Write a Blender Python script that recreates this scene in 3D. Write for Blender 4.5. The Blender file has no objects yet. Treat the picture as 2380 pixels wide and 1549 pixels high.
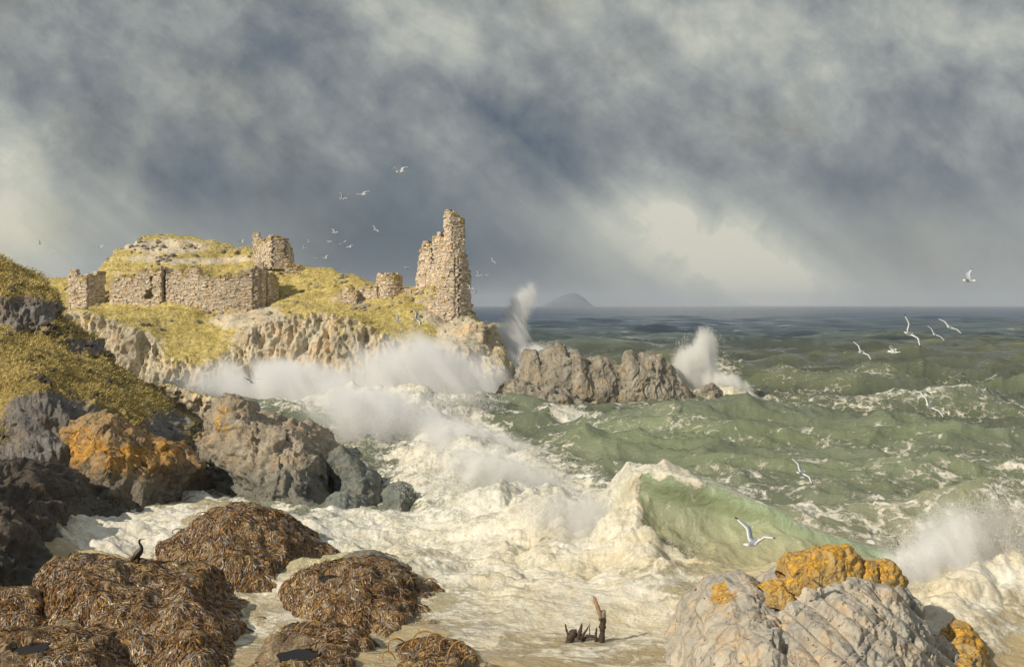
import bpy, bmesh, math, random
import numpy as np
from mathutils import Vector, Matrix
from mathutils.bvhtree import BVHTree
R = math.radians
random.seed(7)
RNG = np.random.default_rng(11)
scene = bpy.context.scene
COL = scene.collection

# ------------------------------------------------------------------ camera
CAM_H = 9.0
FPX, CX, HY = 2314.0, 1190.0, 710.0     # focal length in units of a 2380-wide picture, centre column, horizon row
cam_data = bpy.data.cameras.new('camera')
cam = bpy.data.objects.new('camera', cam_data)
COL.objects.link(cam)
cam.location = (0, 0, CAM_H)
cam.rotation_euler = (R(90), 0, 0)
cam_data.sensor_width = 36.0
cam_data.lens = 36.0 * FPX / 2380.0
cam_data.shift_y = -(774.5 - HY) / 2380.0
cam_data.clip_start = 0.3
cam_data.clip_end = 40000
scene.camera = cam

# ------------------------------------------------------------------ sun
SUN_AZ, SUN_EL = -52.0, 33.0        # degrees from behind the viewer (-y) towards the left (-x)
sdir = Vector((-math.sin(R(-SUN_AZ)) * math.cos(R(SUN_EL)), -math.cos(R(SUN_AZ)) * math.cos(R(SUN_EL)), math.sin(R(SUN_EL))))
sun_data = bpy.data.lights.new('sun', 'SUN')
sun_data.energy = 3.6
sun_data.angle = R(0.6)
sun_data.color = (1.0, 0.9, 0.74)
sun = bpy.data.objects.new('sun', sun_data)
COL.objects.link(sun)
sun.rotation_euler = sdir.to_track_quat('Z', 'Y').to_euler()
sun.location = (-60, -30, 80)

scene.view_settings.view_transform = 'Standard'
scene.view_settings.look = 'None'
scene.view_settings.exposure = 0.22
scene.view_settings.gamma = 1.0
scene.render.engine = 'CYCLES'
scene.cycles.use_denoising = True
scene.cycles.max_bounces = 7
scene.cycles.diffuse_bounces = 3
scene.cycles.glossy_bounces = 2
scene.cycles.transmission_bounces = 2
scene.cycles.transparent_max_bounces = 8
scene.cycles.volume_bounces = 4
scene.cycles.volume_step_rate = 2.0
scene.cycles.volume_preview_step_rate = 2.0
scene.cycles.volume_max_steps = 128

# ------------------------------------------------------------------ node helper
class NT:
    def __init__(s, tree):
        s.t = tree; s.n = tree.nodes; s.l = tree.links
    def new(s, typ, **kw):
        n = s.n.new(typ)
        for k, v in kw.items(): setattr(n, k, v)
        return n
    def put(s, sock, v):
        if isinstance(v, bpy.types.NodeSocket): s.l.new(v, sock)
        elif v is not None: sock.default_value = v
    def m(s, op, a, b=None, c=None, clamp=False):
        n = s.new('ShaderNodeMath', operation=op, use_clamp=clamp)
        s.put(n.inputs[0], a)
        if b is not None: s.put(n.inputs[1], b)
        if c is not None: s.put(n.inputs[2], c)
        return n.outputs[0]
    def v(s, op, a, b=None):
        n = s.new('ShaderNodeVectorMath', operation=op)
        s.put(n.inputs[0], a)
        if b is not None: s.put(n.inputs[1], b)
        return n.outputs[1] if op in ('DOT_PRODUCT', 'LENGTH', 'DISTANCE') else n.outputs[0]
    def xyz(s, x, y, z=0.0):
        n = s.new('ShaderNodeCombineXYZ')
        for i, q in enumerate((x, y, z)): s.put(n.inputs[i], q)
        return n.outputs[0]
    def sep(s, v):
        n = s.new('ShaderNodeSeparateXYZ'); s.put(n.inputs[0], v); return n.outputs
    def map(s, v, scale=(1, 1, 1), rot=(0, 0, 0), loc=(0, 0, 0)):
        if any(rot) and scale != (1, 1, 1):      # turn first, then stretch
            q = s.new('ShaderNodeMapping'); s.put(q.inputs['Vector'], v); q.inputs['Rotation'].default_value = rot
            v = q.outputs[0]; rot = (0, 0, 0)
        n = s.new('ShaderNodeMapping'); s.put(n.inputs['Vector'], v)
        n.inputs['Scale'].default_value = scale; n.inputs['Rotation'].default_value = rot; n.inputs['Location'].default_value = loc
        return n.outputs[0]
    def noise(s, v, scale, detail=4.0, rough=0.55, dist=0.0, lac=2.0, col=False, typ=None):
        n = s.new('ShaderNodeTexNoise')
        if typ: n.noise_type = typ
        s.put(n.inputs['Vector'], v); n.inputs['Scale'].default_value = scale; n.inputs['Detail'].default_value = detail
        n.inputs['Roughness'].default_value = rough; n.inputs['Distortion'].default_value = dist; n.inputs['Lacunarity'].default_value = lac
        return n.outputs['Color'] if col else n.outputs['Fac']
    def voro(s, v, scale, feature='F1', rand=1.0, out='Distance'):
        n = s.new('ShaderNodeTexVoronoi', feature=feature)
        s.put(n.inputs['Vector'], v); n.inputs['Scale'].default_value = scale; n.inputs['Randomness'].default_value = rand
        return n.outputs[out]
    def ss(s, x, a, b, lo=0.0, hi=1.0):
        n = s.new('ShaderNodeMapRange', interpolation_type='SMOOTHSTEP')
        s.put(n.inputs['Value'], x); s.put(n.inputs['From Min'], a); s.put(n.inputs['From Max'], b)
        n.inputs['To Min'].default_value = lo; n.inputs['To Max'].default_value = hi
        return n.outputs[0]
    def mix(s, f, a, b, mode='MIX'):
        n = s.new('ShaderNodeMix', data_type='RGBA', blend_type=mode)
        s.put(n.inputs[0], f)
        s.put(n.inputs[6], (*a, 1) if isinstance(a, tuple) and len(a) == 3 else a)
        s.put(n.inputs[7], (*b, 1) if isinstance(b, tuple) and len(b) == 3 else b)
        return n.outputs[2]
    def ramp(s, f, stops, interp='LINEAR'):
        n = s.new('ShaderNodeValToRGB'); s.put(n.inputs[0], f)
        cr = n.color_ramp; cr.interpolation = interp
        while len(cr.elements) < len(stops): cr.elements.new(0.5)
        for e, (p, c) in zip(cr.elements, stops): e.position = p; e.color = (*c, 1)
        return n.outputs[0]
    def attr(s, name, out='Fac'):
        n = s.new('ShaderNodeAttribute', attribute_name=name); return n.outputs[out]

def material(name):
    mt = bpy.data.materials.new(name); mt.use_nodes = True
    nt = NT(mt.node_tree); nt.n.clear()
    out = nt.new('ShaderNodeOutputMaterial')
    bs = nt.new('ShaderNodeBsdfPrincipled')
    nt.l.new(bs.outputs[0], out.inputs[0])
    return mt, nt, bs, out

# ------------------------------------------------------------------ sky: storm cloud over a Nishita sky
world = bpy.data.worlds.new('World'); scene.world = world
world.use_nodes = True
w = NT(world.node_tree); w.n.clear()
wout = w.new('ShaderNodeOutputWorld'); bg = w.new('ShaderNodeBackground'); w.l.new(bg.outputs[0], wout.inputs[0])
sky = w.new('ShaderNodeTexSky', sky_type='NISHITA'); sky.sun_disc = False
sky.sun_elevation = R(SUN_EL); sky.sun_rotation = R(180 + 52)
dvec = w.new('ShaderNodeTexCoord').outputs['Generated']
dv = w.v('NORMALIZE', dvec)
dx, dy, dz = w.sep(dv)
den = w.m('MAXIMUM', w.m('ABSOLUTE', dy), 0.22)
A = w.m('DIVIDE', dx, den); B = w.m('DIVIDE', dz, den)
P2 = w.xyz(A, B, 0.0)
n1 = w.noise(P2, 3.0, 5, 0.6, col=True)
warp = w.v('SUBTRACT', n1, (0.5, 0.5, 0.5))
def wp(k):
    s_ = w.new('ShaderNodeVectorMath', operation='SCALE'); w.put(s_.inputs[0], warp); s_.inputs['Scale'].default_value = k
    return w.v('ADD', P2, s_.outputs[0])
Pw = wp(0.16); Pw2 = wp(0.05)
def blob(px, py, rx, ry, rot, amp, src=None, hard=0.0):
    a, b = (px - CX) / FPX, (HY - py) / FPX
    q = w.v('SUBTRACT', src if src is not None else Pw, (a, b, 0))
    rn = w.new('ShaderNodeVectorRotate', rotation_type='Z_AXIS'); w.put(rn.inputs['Vector'], q); rn.inputs['Angle'].default_value = R(rot)
    q = w.v('MULTIPLY', rn.outputs[0], (FPX / rx, FPX / ry, 0))
    l = w.v('LENGTH', q)
    return w.m('MULTIPLY', w.ss(l, 1.35, hard), amp)
BL = [  # column, row, half-width, half-height, rotation, brightness
 (820, 500, 500, 230, 15, -0.22), (960, 600, 320, 150, 0, -0.34), (560, 420, 300, 200, 20, -0.10),
 (1000, 420, 220, 200, 30, -0.08),
 (-20, 400, 200, 220, 25, 0.42), (40, 600, 260, 170, 30, 0.24), (230, 480, 170, 260, 40, 0.08),
 (300, 60, 190, 70, 20, 0.10), (480, 200, 300, 70, 20, 0.10), (120, 190, 190, 110, 0, 0.05),
 (930, 70, 300, 120, 20, 0.22), (1180, 150, 380, 80, 30, 0.20), (1650, 60, 620, 120, 5, 0.34), (1480, 170, 320, 80, 30, 0.10),
 (2200, 110, 380, 170, 10, 0.20), (1800, 260, 420, 90, 20, 0.08), (2330, 330, 200, 130, 30, 0.12),
 (1350, 330, 260, 150, 25, -0.13), (1230, 250, 200, 110, 30, -0.12),
 (1340, 430, 200, 80, 25, -0.14), (2020, 400, 420, 90, 10, -0.16), (2180, 600, 330, 180, 10, -0.10), (1420, 420, 160, 60, 20, -0.10),
 (1200, 620, 260, 100, 35, -0.10), (950, 610, 230, 110, 0, -0.12),
]
lum = 0.605
for b_ in BL: lum = w.m('ADD', lum, blob(*b_))
lum = w.m('ADD', lum, blob(1640, 570, 350, 155, 27, 0.40, Pw2, 0.15))
lum = w.m('ADD', lum, w.m('MULTIPLY', blob(1680, 590, 320, 130, 20, 1.0, Pw2), w.m('MULTIPLY', w.m('SUBTRACT', w.noise(P2, 15, 10, 0.66, 0.6), 0.5), 1.6)))
lum = w.m('ADD', lum, blob(1790, 650, 340, 75, 12, 0.20, Pw2))
lum = w.m('ADD', lum, blob(1450, 520, 210, 70, 38, 0.17, Pw2))
lum = w.m('ADD', lum, blob(1660, 585, 250, 100, 25, 0.10, Pw2, 0.3))
lum = w.m('ADD', lum, blob(1560, 500, 150, 50, 30, 0.08, Pw2, 0.4))
shaft = w.noise(w.map(P2, (0.10, 3.4, 1), (0, 0, R(40)), (1, 4, 0)), 9.0, 4, 0.55)
lum = w.m('ADD', lum, w.m('MULTIPLY', w.m('SUBTRACT', shaft, 0.5), blob(1480, 520, 620, 210, 20, 0.75)))
lum = w.m('ADD', lum, w.m('MULTIPLY', w.m('SUBTRACT', shaft, 0.5), blob(260, 520, 420, 240, 20, 0.45)))
lum = w.m('ADD', lum, blob(1330, 590, 330, 40, 38, 0.09, Pw2))
# billows and slanting rain streaks
c1 = w.noise(w.map(P2, (1, 1.15, 1), (0, 0, R(35))), 8.0, 9, 0.70, 0.35)
c2 = w.noise(w.map(P2, (0.6, 1.4, 1), (0, 0, R(38)), (3, 1, 0)), 12.0, 10, 0.66, 0.6)
st = w.noise(w.map(P2, (0.16, 2.2, 1), (0, 0, R(38)), (5, 7, 0)), 6.0, 4, 0.5)
c3 = w.noise(P2, 55, 5, 0.75)
c4 = w.noise(w.map(P2, (1, 0.9, 1), (0, 0, R(-20)), (9, 2, 0)), 17.0, 9, 0.66, 0.2)
vn = w.new('ShaderNodeTexVoronoi', feature='F1'); w.put(vn.inputs['Vector'], w.v('ADD', w.map(P2, (1, 1.3, 1), (0, 0, R(35))), w.v('MULTIPLY', warp, (0.10, 0.10, 0))))
vn.inputs['Scale'].default_value = 9.0; vn.inputs['Detail'].default_value = 2.5; vn.inputs['Roughness'].default_value = 0.62
puff = w.m('SUBTRACT', 0.42, vn.outputs['Distance'])
hi = w.ss(B, 0.06, 0.17)
cl = w.m('ADD', w.m('MULTIPLY', puff, 0.30), w.m('ADD', w.m('MULTIPLY', w.m('SUBTRACT', c4, 0.5), 0.60), w.m('ADD', w.m('MULTIPLY', w.m('SUBTRACT', c1, 0.5), 0.68), w.m('MULTIPLY', w.m('SUBTRACT', c2, 0.5), 0.40))))
lum = w.m('ADD', lum, w.m('MULTIPLY', cl, w.m('ADD', w.m('MULTIPLY', hi, 0.75), 0.25)))
lum = w.m('ADD', lum, w.m('MULTIPLY', w.m('SUBTRACT', st, 0.5), 0.40))
lum = w.m('ADD', lum, w.m('MULTIPLY', w.m('SUBTRACT', c3, 0.5), 0.10), clamp=True)
lum = w.m('MINIMUM', lum, 1.0)
cc = w.ramp(lum, [(0.0, (.068, .092, .125)), (0.22, (.132, .153, .172)), (0.42, (.208, .223, .226)), (0.62, (.305, .322, .305)), (0.80, (.42, .43, .375)), (0.92, (.50, .50, .425)), (1.0, (.59, .565, .47))])
wm = w.noise(P2, 4.0, 5, 0.6, 0.3)
cc = w.mix(w.ss(wm, 0.5, 0.75), cc, w.mix(1.0, cc, (1.08, 1.0, 0.86), 'MULTIPLY'))
sc_ = w.new('ShaderNodeVectorMath', operation='SCALE'); w.put(sc_.inputs[0], sky.outputs[0]); sc_.inputs['Scale'].default_value = 0.08
skyc = w.mix(0.94, sc_.outputs[0], cc)
up = w.ss(dz, 0.35, 0.9)
fin = w.mix(up, skyc, (.34, .37, .40))
w.put(bg.inputs[0], fin); bg.inputs[1].default_value = 1.0

# ------------------------------------------------------------------ numpy noise
_h = np.random.default_rng(3).integers(0, 2**31 - 1, 4096)
_g = np.random.default_rng(4).normal(size=(4096, 3)); _g /= np.linalg.norm(_g, axis=1)[:, None]
_perm = np.random.default_rng(5).permutation(4096)
def perlin(p, seed=0):
    p = np.asarray(p, float) + seed * 17.31
    i = np.floor(p).astype(np.int64); f = p - i
    u = f * f * f * (f * (f * 6 - 15) + 10)
    out = 0.0
    def hsh(ix, iy, iz): return _perm[(_perm[(_perm[ix & 4095] + iy) & 4095] + iz) & 4095]
    for a in (0, 1):
        wx = u[..., 0] if a else 1 - u[..., 0]
        for b in (0, 1):
            wy = u[..., 1] if b else 1 - u[..., 1]
            for c in (0, 1):
                wz = u[..., 2] if c else 1 - u[..., 2]
                g = _g[hsh(i[..., 0] + a, i[..., 1] + b, i[..., 2] + c)]
                d = g[..., 0] * (f[..., 0] - a) + g[..., 1] * (f[..., 1] - b) + g[..., 2] * (f[..., 2] - c)
                out = out + wx * wy * wz * d
    return out * 1.5
def fbm(p, o=5, seed=0, gain=0.5, ridged=False, billow=False, sharp=False):
    p = np.asarray(p, float); a = 1.0; r = 0.0; tot = 0.0
    for k in range(o):
        n = perlin(p * (2.03 ** k), seed + k)
        if sharp: n = (1 - np.minimum(np.abs(n) * 1.9, 1)) ** 1.8 * 2 - 0.6
        elif ridged: n = 1 - 2 * np.abs(n) * 1.3
        if billow: n = np.abs(n) * 2.2 - 0.6
        r = r + a * n; tot += a; a *= gain
    return r / tot
def cells(p, seed=0):
    """distance to nearest and second nearest feature point, id hash"""
    p = np.asarray(p, float) + seed * 3.7
    i = np.floor(p).astype(np.int64); f1 = np.full(p.shape[:-1], 9.0); f2 = f1.copy(); idd = np.zeros(p.shape[:-1])
    for a in (-1, 0, 1):
        for b in (-1, 0, 1):
            for c in (-1, 0, 1):
                j = i + np.array([a, b, c])
                h = _perm[(_perm[(_perm[j[..., 0] & 4095] + j[..., 1]) & 4095] + j[..., 2]) & 4095]
                q = j + 0.5 + _g[h] * 0.45
                d = np.linalg.norm(p - q, axis=-1)
                n = d < f1
                f2 = np.where(n, f1, np.minimum(f2, d)); idd = np.where(n, h / 4096.0, idd); f1 = np.where(n, d, f1)
    return f1, f2, idd
def sst(x, a, b):
    t = np.clip((x - a) / (b - a), 0, 1); return t * t * (3 - 2 * t)

def P(px, py, Y):
    return np.array([(px - CX) / FPX * Y, Y, CAM_H - (py - HY) / FPX * Y])
def waterY(py): return CAM_H * FPX / (py - HY)
def scr(p):
    """picture coordinates of world points, used only while authoring where patches of grass, lichen and foam lie"""
    y = np.maximum(p[..., 1], 1.0)
    return CX + p[..., 0] / y * FPX, HY + (CAM_H - p[..., 2]) / y * FPX

# ------------------------------------------------------------------ mesh helpers
def tag(o, label=None, cat=None, group=None, kind=None):
    if label: o['label'] = label
    if cat: o['category'] = cat
    if group: o['group'] = group
    if kind or cat: o['kind'] = kind or 'thing'
    return o
def mesh_from(name, verts, faces_flat, nper, mats, origin=(0, 0, 0), smooth=True, attrs=None, parent=None, matidx=None):
    """verts (N,3) array, faces_flat (M,nper) int array"""
    me = bpy.data.meshes.new(name)
    v = np.asarray(verts, float) - np.array(origin)
    f = np.asarray(faces_flat, np.int32)
    me.vertices.add(len(v)); me.vertices.foreach_set('co', v.astype(np.float32).ravel())
    me.loops.add(f.size); me.loops.foreach_set('vertex_index', f.ravel())
    me.polygons.add(len(f)); me.polygons.foreach_set('loop_start', np.arange(0, f.size, nper, dtype=np.int32))
    me.polygons.foreach_set('loop_total', np.full(len(f), nper, np.int32))
    if matidx is not None: me.polygons.foreach_set('material_index', np.asarray(matidx, np.int32))
    me.polygons.foreach_set('use_smooth', np.full(len(f), smooth))
    for k, a in (attrs or {}).items():
        a = np.asarray(a, np.float32)
        if a.ndim == 1:
            at = me.attributes.new(k, 'FLOAT', 'POINT'); at.data.foreach_set('value', a)
        else:
            at = me.attributes.new(k, 'FLOAT_COLOR', 'POINT'); at.data.foreach_set('color', np.c_[a, np.ones(len(a))].astype(np.float32).ravel())
    me.update(); me.validate()
    for m_ in (mats if isinstance(mats, (list, tuple)) else [mats]): me.materials.append(m_)
    o = bpy.data.objects.new(name, me); COL.objects.link(o)
    o.location = origin
    if parent is not None:
        o.parent = parent; o.location = Vector(origin) - Vector(parent.location)
    return o
def grid_faces(nv, nu):
    a = np.arange(nv * nu).reshape(nv, nu)
    return np.stack([a[:-1, :-1], a[:-1, 1:], a[1:, 1:], a[1:, :-1]], -1).reshape(-1, 4)
def grid_normals(G):
    du = np.gradient(G, axis=1); dv_ = np.gradient(G, axis=0)
    n = np.cross(du, dv_); n /= np.maximum(np.linalg.norm(n, axis=-1, keepdims=True), 1e-9)
    return n
def resample(pts, n, by='px'):
    pts = np.asarray(pts, float)
    if by == 'px': s = pts[:, 0]
    else:
        d = np.linalg.norm(np.diff(pts[:, :2], axis=0), axis=1); s = np.r_[0, np.cumsum(d)]
    s = (s - s[0]) / (s[-1] - s[0]); t = np.linspace(0, 1, n)
    return np.stack([np.interp(t, s, pts[:, k]) for k in range(pts.shape[1])], -1)
def catmull(C, n_rows, tension=0.5):
    """C: (K, nu, 3) control rows -> (sum rows, nu, 3)"""
    K = len(C); out = []
    for k in range(K - 1):
        p0 = C[max(k - 1, 0)]; p1 = C[k]; p2 = C[k + 1]; p3 = C[min(k + 2, K - 1)]
        m1 = (p2 - p0) * tension * 0.5; m2 = (p3 - p1) * tension * 0.5
        n = n_rows[k]
        for t in np.linspace(0, 1, n, endpoint=(k == K - 2)):
            t2, t3 = t * t, t * t * t
            out.append((2 * t3 - 3 * t2 + 1) * p1 + (t3 - 2 * t2 + t) * m1 + (-2 * t3 + 3 * t2) * p2 + (t3 - t2) * m2)
    return np.array(out)

# ------------------------------------------------------------------ materials
def rock_material(name, dark, mid, light, sc=1.0, grass=None, grass2=None, lichen=None, lich=(0.55, 0.7), wet=0.75, bump=0.6,
                  spots=0.5, streak=(1, 1, 0.45), wetline=None, extra=None, spotcol=None, spec=0.3, crackw=0.5):
    mt, n, bs, out = material(name)
    co = n.new('ShaderNodeTexCoord').outputs['Object']
    geo = n.new('ShaderNodeNewGeometry')
    a = n.noise(n.map(co, streak), 0.55 * sc, 9, 0.62, 0.35)
    b = n.noise(co, 2.6 * sc, 8, 0.65, 0.2)
    f = n.m('ADD', n.m('MULTIPLY', a, 0.6), n.m('MULTIPLY', b, 0.4))
    col = n.ramp(f, [(0.30, dark), (0.47, mid), (0.66, light)])
    tint = n.noise(co, 0.9 * sc, 4, 0.6)
    col = n.mix(n.ss(tint, 0.52, 0.66), col, n.mix(1.0, col, (1.13, 1.0, 0.85), 'MULTIPLY'))
    col = n.mix(n.ss(tint, 0.48, 0.34), col, n.mix(1.0, col, (0.92, 0.98, 1.04), 'MULTIPLY'))
    if lichen is not None:
        ln = n.noise(co, 1.1 * sc, 8, 0.68, 0.5)
        lm = n.ss(n.m('ADD', ln, n.m('MULTIPLY', n.attr('lichen'), 0.5)), lich[0] + 0.25, lich[1] + 0.25)
        lc = n.ramp(n.noise(co, 6 * sc, 6, 0.7), [(0.32, tuple(x * 0.45 for x in lichen)), (0.5, lichen), (0.7, tuple(min(1, x * 1.5 + 0.03) for x in lichen))])
        col = n.mix(lm, col, lc)
    wv = n.v('ADD', co, n.v('MULTIPLY', n.v('SUBTRACT', n.noise(co, 2.2 * sc, 4, 0.6, col=True), (0.5, 0.5, 0.5)), (0.55 / sc,) * 3))
    # pits and cracks are coloured darker
    pit = n.voro(wv, 2.4 * sc); pit2 = n.voro(wv, 5.5 * sc)
    sel = n.noise(co, 1.3 * sc, 3, 0.6)
    pm = n.m('MAXIMUM', n.m('MULTIPLY', n.ss(pit, 0.20, 0.10), n.ss(sel, 0.50, 0.58)), n.m('MULTIPLY', n.ss(pit2, 0.24, 0.12), n.ss(sel, 0.54, 0.44)))
    crack = n.voro(n.map(wv, (1, 1, 0.5)), 0.75 * sc, 'DISTANCE_TO_EDGE')
    cm = n.ss(crack, 0.035, 0.008)
    col = n.mix(n.m('MULTIPLY', n.m('MAXIMUM', pm, n.m('MULTIPLY', cm, crackw)), spots), col, spotcol or tuple(x * 0.45 for x in dark))
    rough = wet
    if grass is not None:
        g = n.attr('grass')
        gn = n.noise(co, 1.6 * sc, 7, 0.7, 0.3)
        gm = n.ss(n.m('ADD', g, n.m('MULTIPLY', n.m('SUBTRACT', gn, 0.5), 2.0)), 0.42, 0.56)
        gt = n.noise(n.map(co, (1, 1, 2.5)), 3.6 * sc, 10, 0.78)
        gc = n.ramp(gt, [(0.3, tuple(x * 0.38 for x in grass)), (0.45, grass), (0.58, grass2), (0.72, tuple(min(1, x * 1.35) for x in grass2))])
        tuft = n.m('MULTIPLY', n.ss(n.voro(wv, 1.9 * sc), 0.34, 0.14), n.ss(n.noise(co, 0.5 * sc, 4), 0.46, 0.56))
        gc = n.mix(n.m('MULTIPLY', tuft, 0.75), gc, tuple(x * 0.5 for x in mid))
        col = n.mix(gm, col, gc)
    if wetline is not None:
        pz = n.sep(geo.outputs['Position'])[2]
        wm_ = n.ss(n.m('ADD', pz, n.m('MULTIPLY', n.m('SUBTRACT', b, 0.5), 1.6)), wetline[0], wetline[1])
        col = n.mix(n.m('MULTIPLY', wm_, wetline[2]), col, wetline[3])
        rough = n.m('SUBTRACT', wet, n.m('MULTIPLY', wm_, 0.35))
    n.put(bs.inputs['Base Color'], col); n.put(bs.inputs['Roughness'], rough)
    bs.inputs['Specular IOR Level'].default_value = spec
    h = n.m('ADD', n.m('MULTIPLY', b, 0.5), n.m('MULTIPLY', n.noise(co, 9 * sc, 6, 0.7), 0.25))
    h = n.m('SUBTRACT', h, n.m('MULTIPLY', pm, 0.18)); h = n.m('SUBTRACT', h, n.m('MULTIPLY', cm, 0.2 * crackw / 0.8))
    bp = n.new('ShaderNodeBump'); bp.inputs['Strength'].default_value = bump; bp.inputs['Distance'].default_value = 0.35 / sc
    n.put(bp.inputs['Height'], h); n.l.new(bp.outputs[0], bs.inputs['Normal'])
    return mt

M = {}
M['headland'] = rock_material('headland_rock', (.24, .215, .19), (.60, .51, .36), (.88, .76, .55), sc=0.55, crackw=0.15, grass=(.44, .35, .11), grass2=(.70, .57, .22),
                              lichen=(.50, .30, .10), lich=(0.62, 0.72), bump=1.0, spots=0.75, wetline=(3.0, -0.5, 0.5, (.20, .21, .22)))
M['cliff'] = rock_material('cliff_rock', (.08, .075, .075), (.19, .17, .15), (.34, .30, .26), sc=0.9, crackw=0.25, grass=(.25, .19, .06), grass2=(.48, .35, .11),
                           lichen=(.34, .19, .05), lich=(0.60, 0.70), bump=0.9, spots=0.8, wetline=(3.2, 0.6, 0.7, (.10, .11, .10)))
M['orange'] = rock_material('orange_lichen_rock', (.12, .09, .07), (.34, .23, .11), (.50, .36, .19), sc=1.2, crackw=0.7, lichen=(.56, .29, .05), lich=(0.44, 0.54), spots=0.9,
                            bump=0.9, wetline=(2.6, 1.0, 0.75, (.13, .13, .115)))
M['grey'] = rock_material('grey_rock', (.13, .115, .10), (.35, .29, .21), (.54, .46, .34), sc=1.2, crackw=0.3, lichen=(.54, .32, .08), lich=(0.48, 0.62), spots=0.6, bump=0.9,
                          wetline=(2.2, 0.4, 0.7, (.13, .145, .13)))
M['wetgrey'] = rock_material('wet_grey_rock', (.10, .11, .10), (.17, .18, .155), (.28, .28, .23), sc=1.5, wet=0.5, lichen=(.4, .26, .1), lich=(0.72, 0.8), spots=0.4, bump=0.8)
M['stack'] = rock_material('sea_stack_rock', (.085, .075, .065), (.30, .265, .205), (.50, .445, .345), sc=0.75, lichen=(.44, .25, .06), lich=(0.70, 0.80), spots=0.7, bump=1.0, crackw=0.2,
                           streak=(1.3, 1.3, 0.5), wetline=(1.2, 0.2, 0.5, (.20, .17, .12)))
M['dark'] = rock_material('dark_wet_rock', (.028, .022, .020), (.080, .064, .050), (.17, .13, .09), sc=1.2, wet=0.6, lichen=(.2, .11, .04), lich=(0.76, 0.84), spots=0.6, bump=0.9,
                          wetline=(1.8, 0.2, 0.6, (.09, .10, .085)))
M['weedrock'] = rock_material('weedy_rock', (.06, .042, .025), (.22, .15, .08), (.50, .40, .26), sc=2.4, wet=0.45, lichen=(.22, .12, .03), lich=(0.55, 0.68), spots=0.8, bump=0.9)
M['pale'] = rock_material('pale_slab_rock', (.22, .20, .18), (.43, .39, .32), (.66, .57, .43), sc=1.5, wet=0.7, crackw=0.35, lichen=(.52, .30, .06), lich=(0.58, 0.66), spots=0.9, bump=0.7,
                          spotcol=(.06, .045, .04))
M['knob'] = rock_material('orange_knob_rock', (.22, .15, .07), (.46, .30, .10), (.60, .48, .28), sc=2.2, lichen=(.64, .35, .045), lich=(0.34, 0.46), spots=0.9, bump=0.8, spotcol=(.05, .035, .025))
def masonry_material(name, a, b, c, weed=None):
    mt, n, bs, out = material(name)
    co = n.new('ShaderNodeTexCoord').outputs['Object']
    geo = n.new('ShaderNodeNewGeometry')
    r = geo.outputs['Random Per Island']
    f = n.m('ADD', n.m('MULTIPLY', r, 0.40), n.m('MULTIPLY', n.noise(co, 0.9, 8, 0.75), 0.62))
    col = n.ramp(f, [(0.26, a), (0.40, b), (0.58, b), (0.80, c)])
    col = n.mix(n.ss(n.noise(co, 1.7, 5, 0.7), 0.56, 0.66), col, n.mix(1.0, col, (1.0, .74, .45), 'MULTIPLY'))
    if weed:
        wz = n.attr('top')
        col = n.mix(n.ss(n.m('ADD', wz, n.m('MULTIPLY', n.noise(co, 1.5, 4, 0.6), 0.8)), 1.15, 1.35), col, weed)
    n.put(bs.inputs['Base Color'], col); bs.inputs['Roughness'].default_value = 0.9; bs.inputs['Specular IOR Level'].default_value = 0.2
    bp = n.new('ShaderNodeBump'); bp.inputs['Strength'].default_value = 0.7; bp.inputs['Distance'].default_value = 0.15
    n.put(bp.inputs['Height'], n.noise(co, 4, 6, 0.7)); n.l.new(bp.outputs[0], bs.inputs['Normal'])
    return mt
M['masonry'] = masonry_material('ruin_masonry', (.20, .18, .17), (.72, .60, .45), (.93, .81, .62), weed=(.50, .36, .10))
M['core'] = masonry_material('ruin_mortar', (.30, .26, .22), (.50, .42, .33), (.62, .53, .42))

def simple(name, col, rough=0.6, var=0.3, sc=8.0, bump=0.3, spec=0.4, attr=None):
    mt, n, bs, out = material(name)
    co = n.new('ShaderNodeTexCoord').outputs['Object']
    f = n.noise(co, sc, 6, 0.65)
    c = n.attr(attr, 'Color') if attr else (*col, 1)
    lo = n.mix(1.0, c, (1 - var,) * 3, 'MULTIPLY'); hi_ = n.mix(1.0, c, (1 + var,) * 3, 'MULTIPLY')
    n.put(bs.inputs['Base Color'], n.mix(f, lo, hi_)); bs.inputs['Roughness'].default_value = rough
    bs.inputs['Specular IOR Level'].default_value = spec
    bp = n.new('ShaderNodeBump'); bp.inputs['Strength'].default_value = bump; bp.inputs['Distance'].default_value = 0.02
    n.put(bp.inputs['Height'], f); n.l.new(bp.outputs[0], bs.inputs['Normal'])
    return mt
M['gull'] = simple('gull_plumage', None, 0.8, 0.06, 20, 0.1, 0.2, attr='col')
M['cormorant'] = simple('cormorant_plumage', None, 0.45, 0.25, 30, 0.4, 0.5, attr='col')
M['timber'] = simple('weathered_timber', (.20, .13, .085), 0.7, 0.6, 7, 0.9, attr='col')
M['bill'] = simple('bill_horn', (.62, .45, .12), 0.5, 0.15)
M['eye'] = simple('bird_eye', (.01, .01, .01), 0.15, 0.0)
M['island'] = rock_material('hazy_island_rock', (.11, .14, .18), (.13, .16, .20), (.15, .18, .22), sc=0.02, bump=0.3, spots=0.2)  # distance haze painted into the rock as pale slate blue
M['pool'], n_, b_, _o = material('pool_water')
b_.inputs['Base Color'].default_value = (.012, .008, .005, 1); b_.inputs['Roughness'].default_value = 0.12; b_.inputs['Specular IOR Level'].default_value = 0.12

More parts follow.
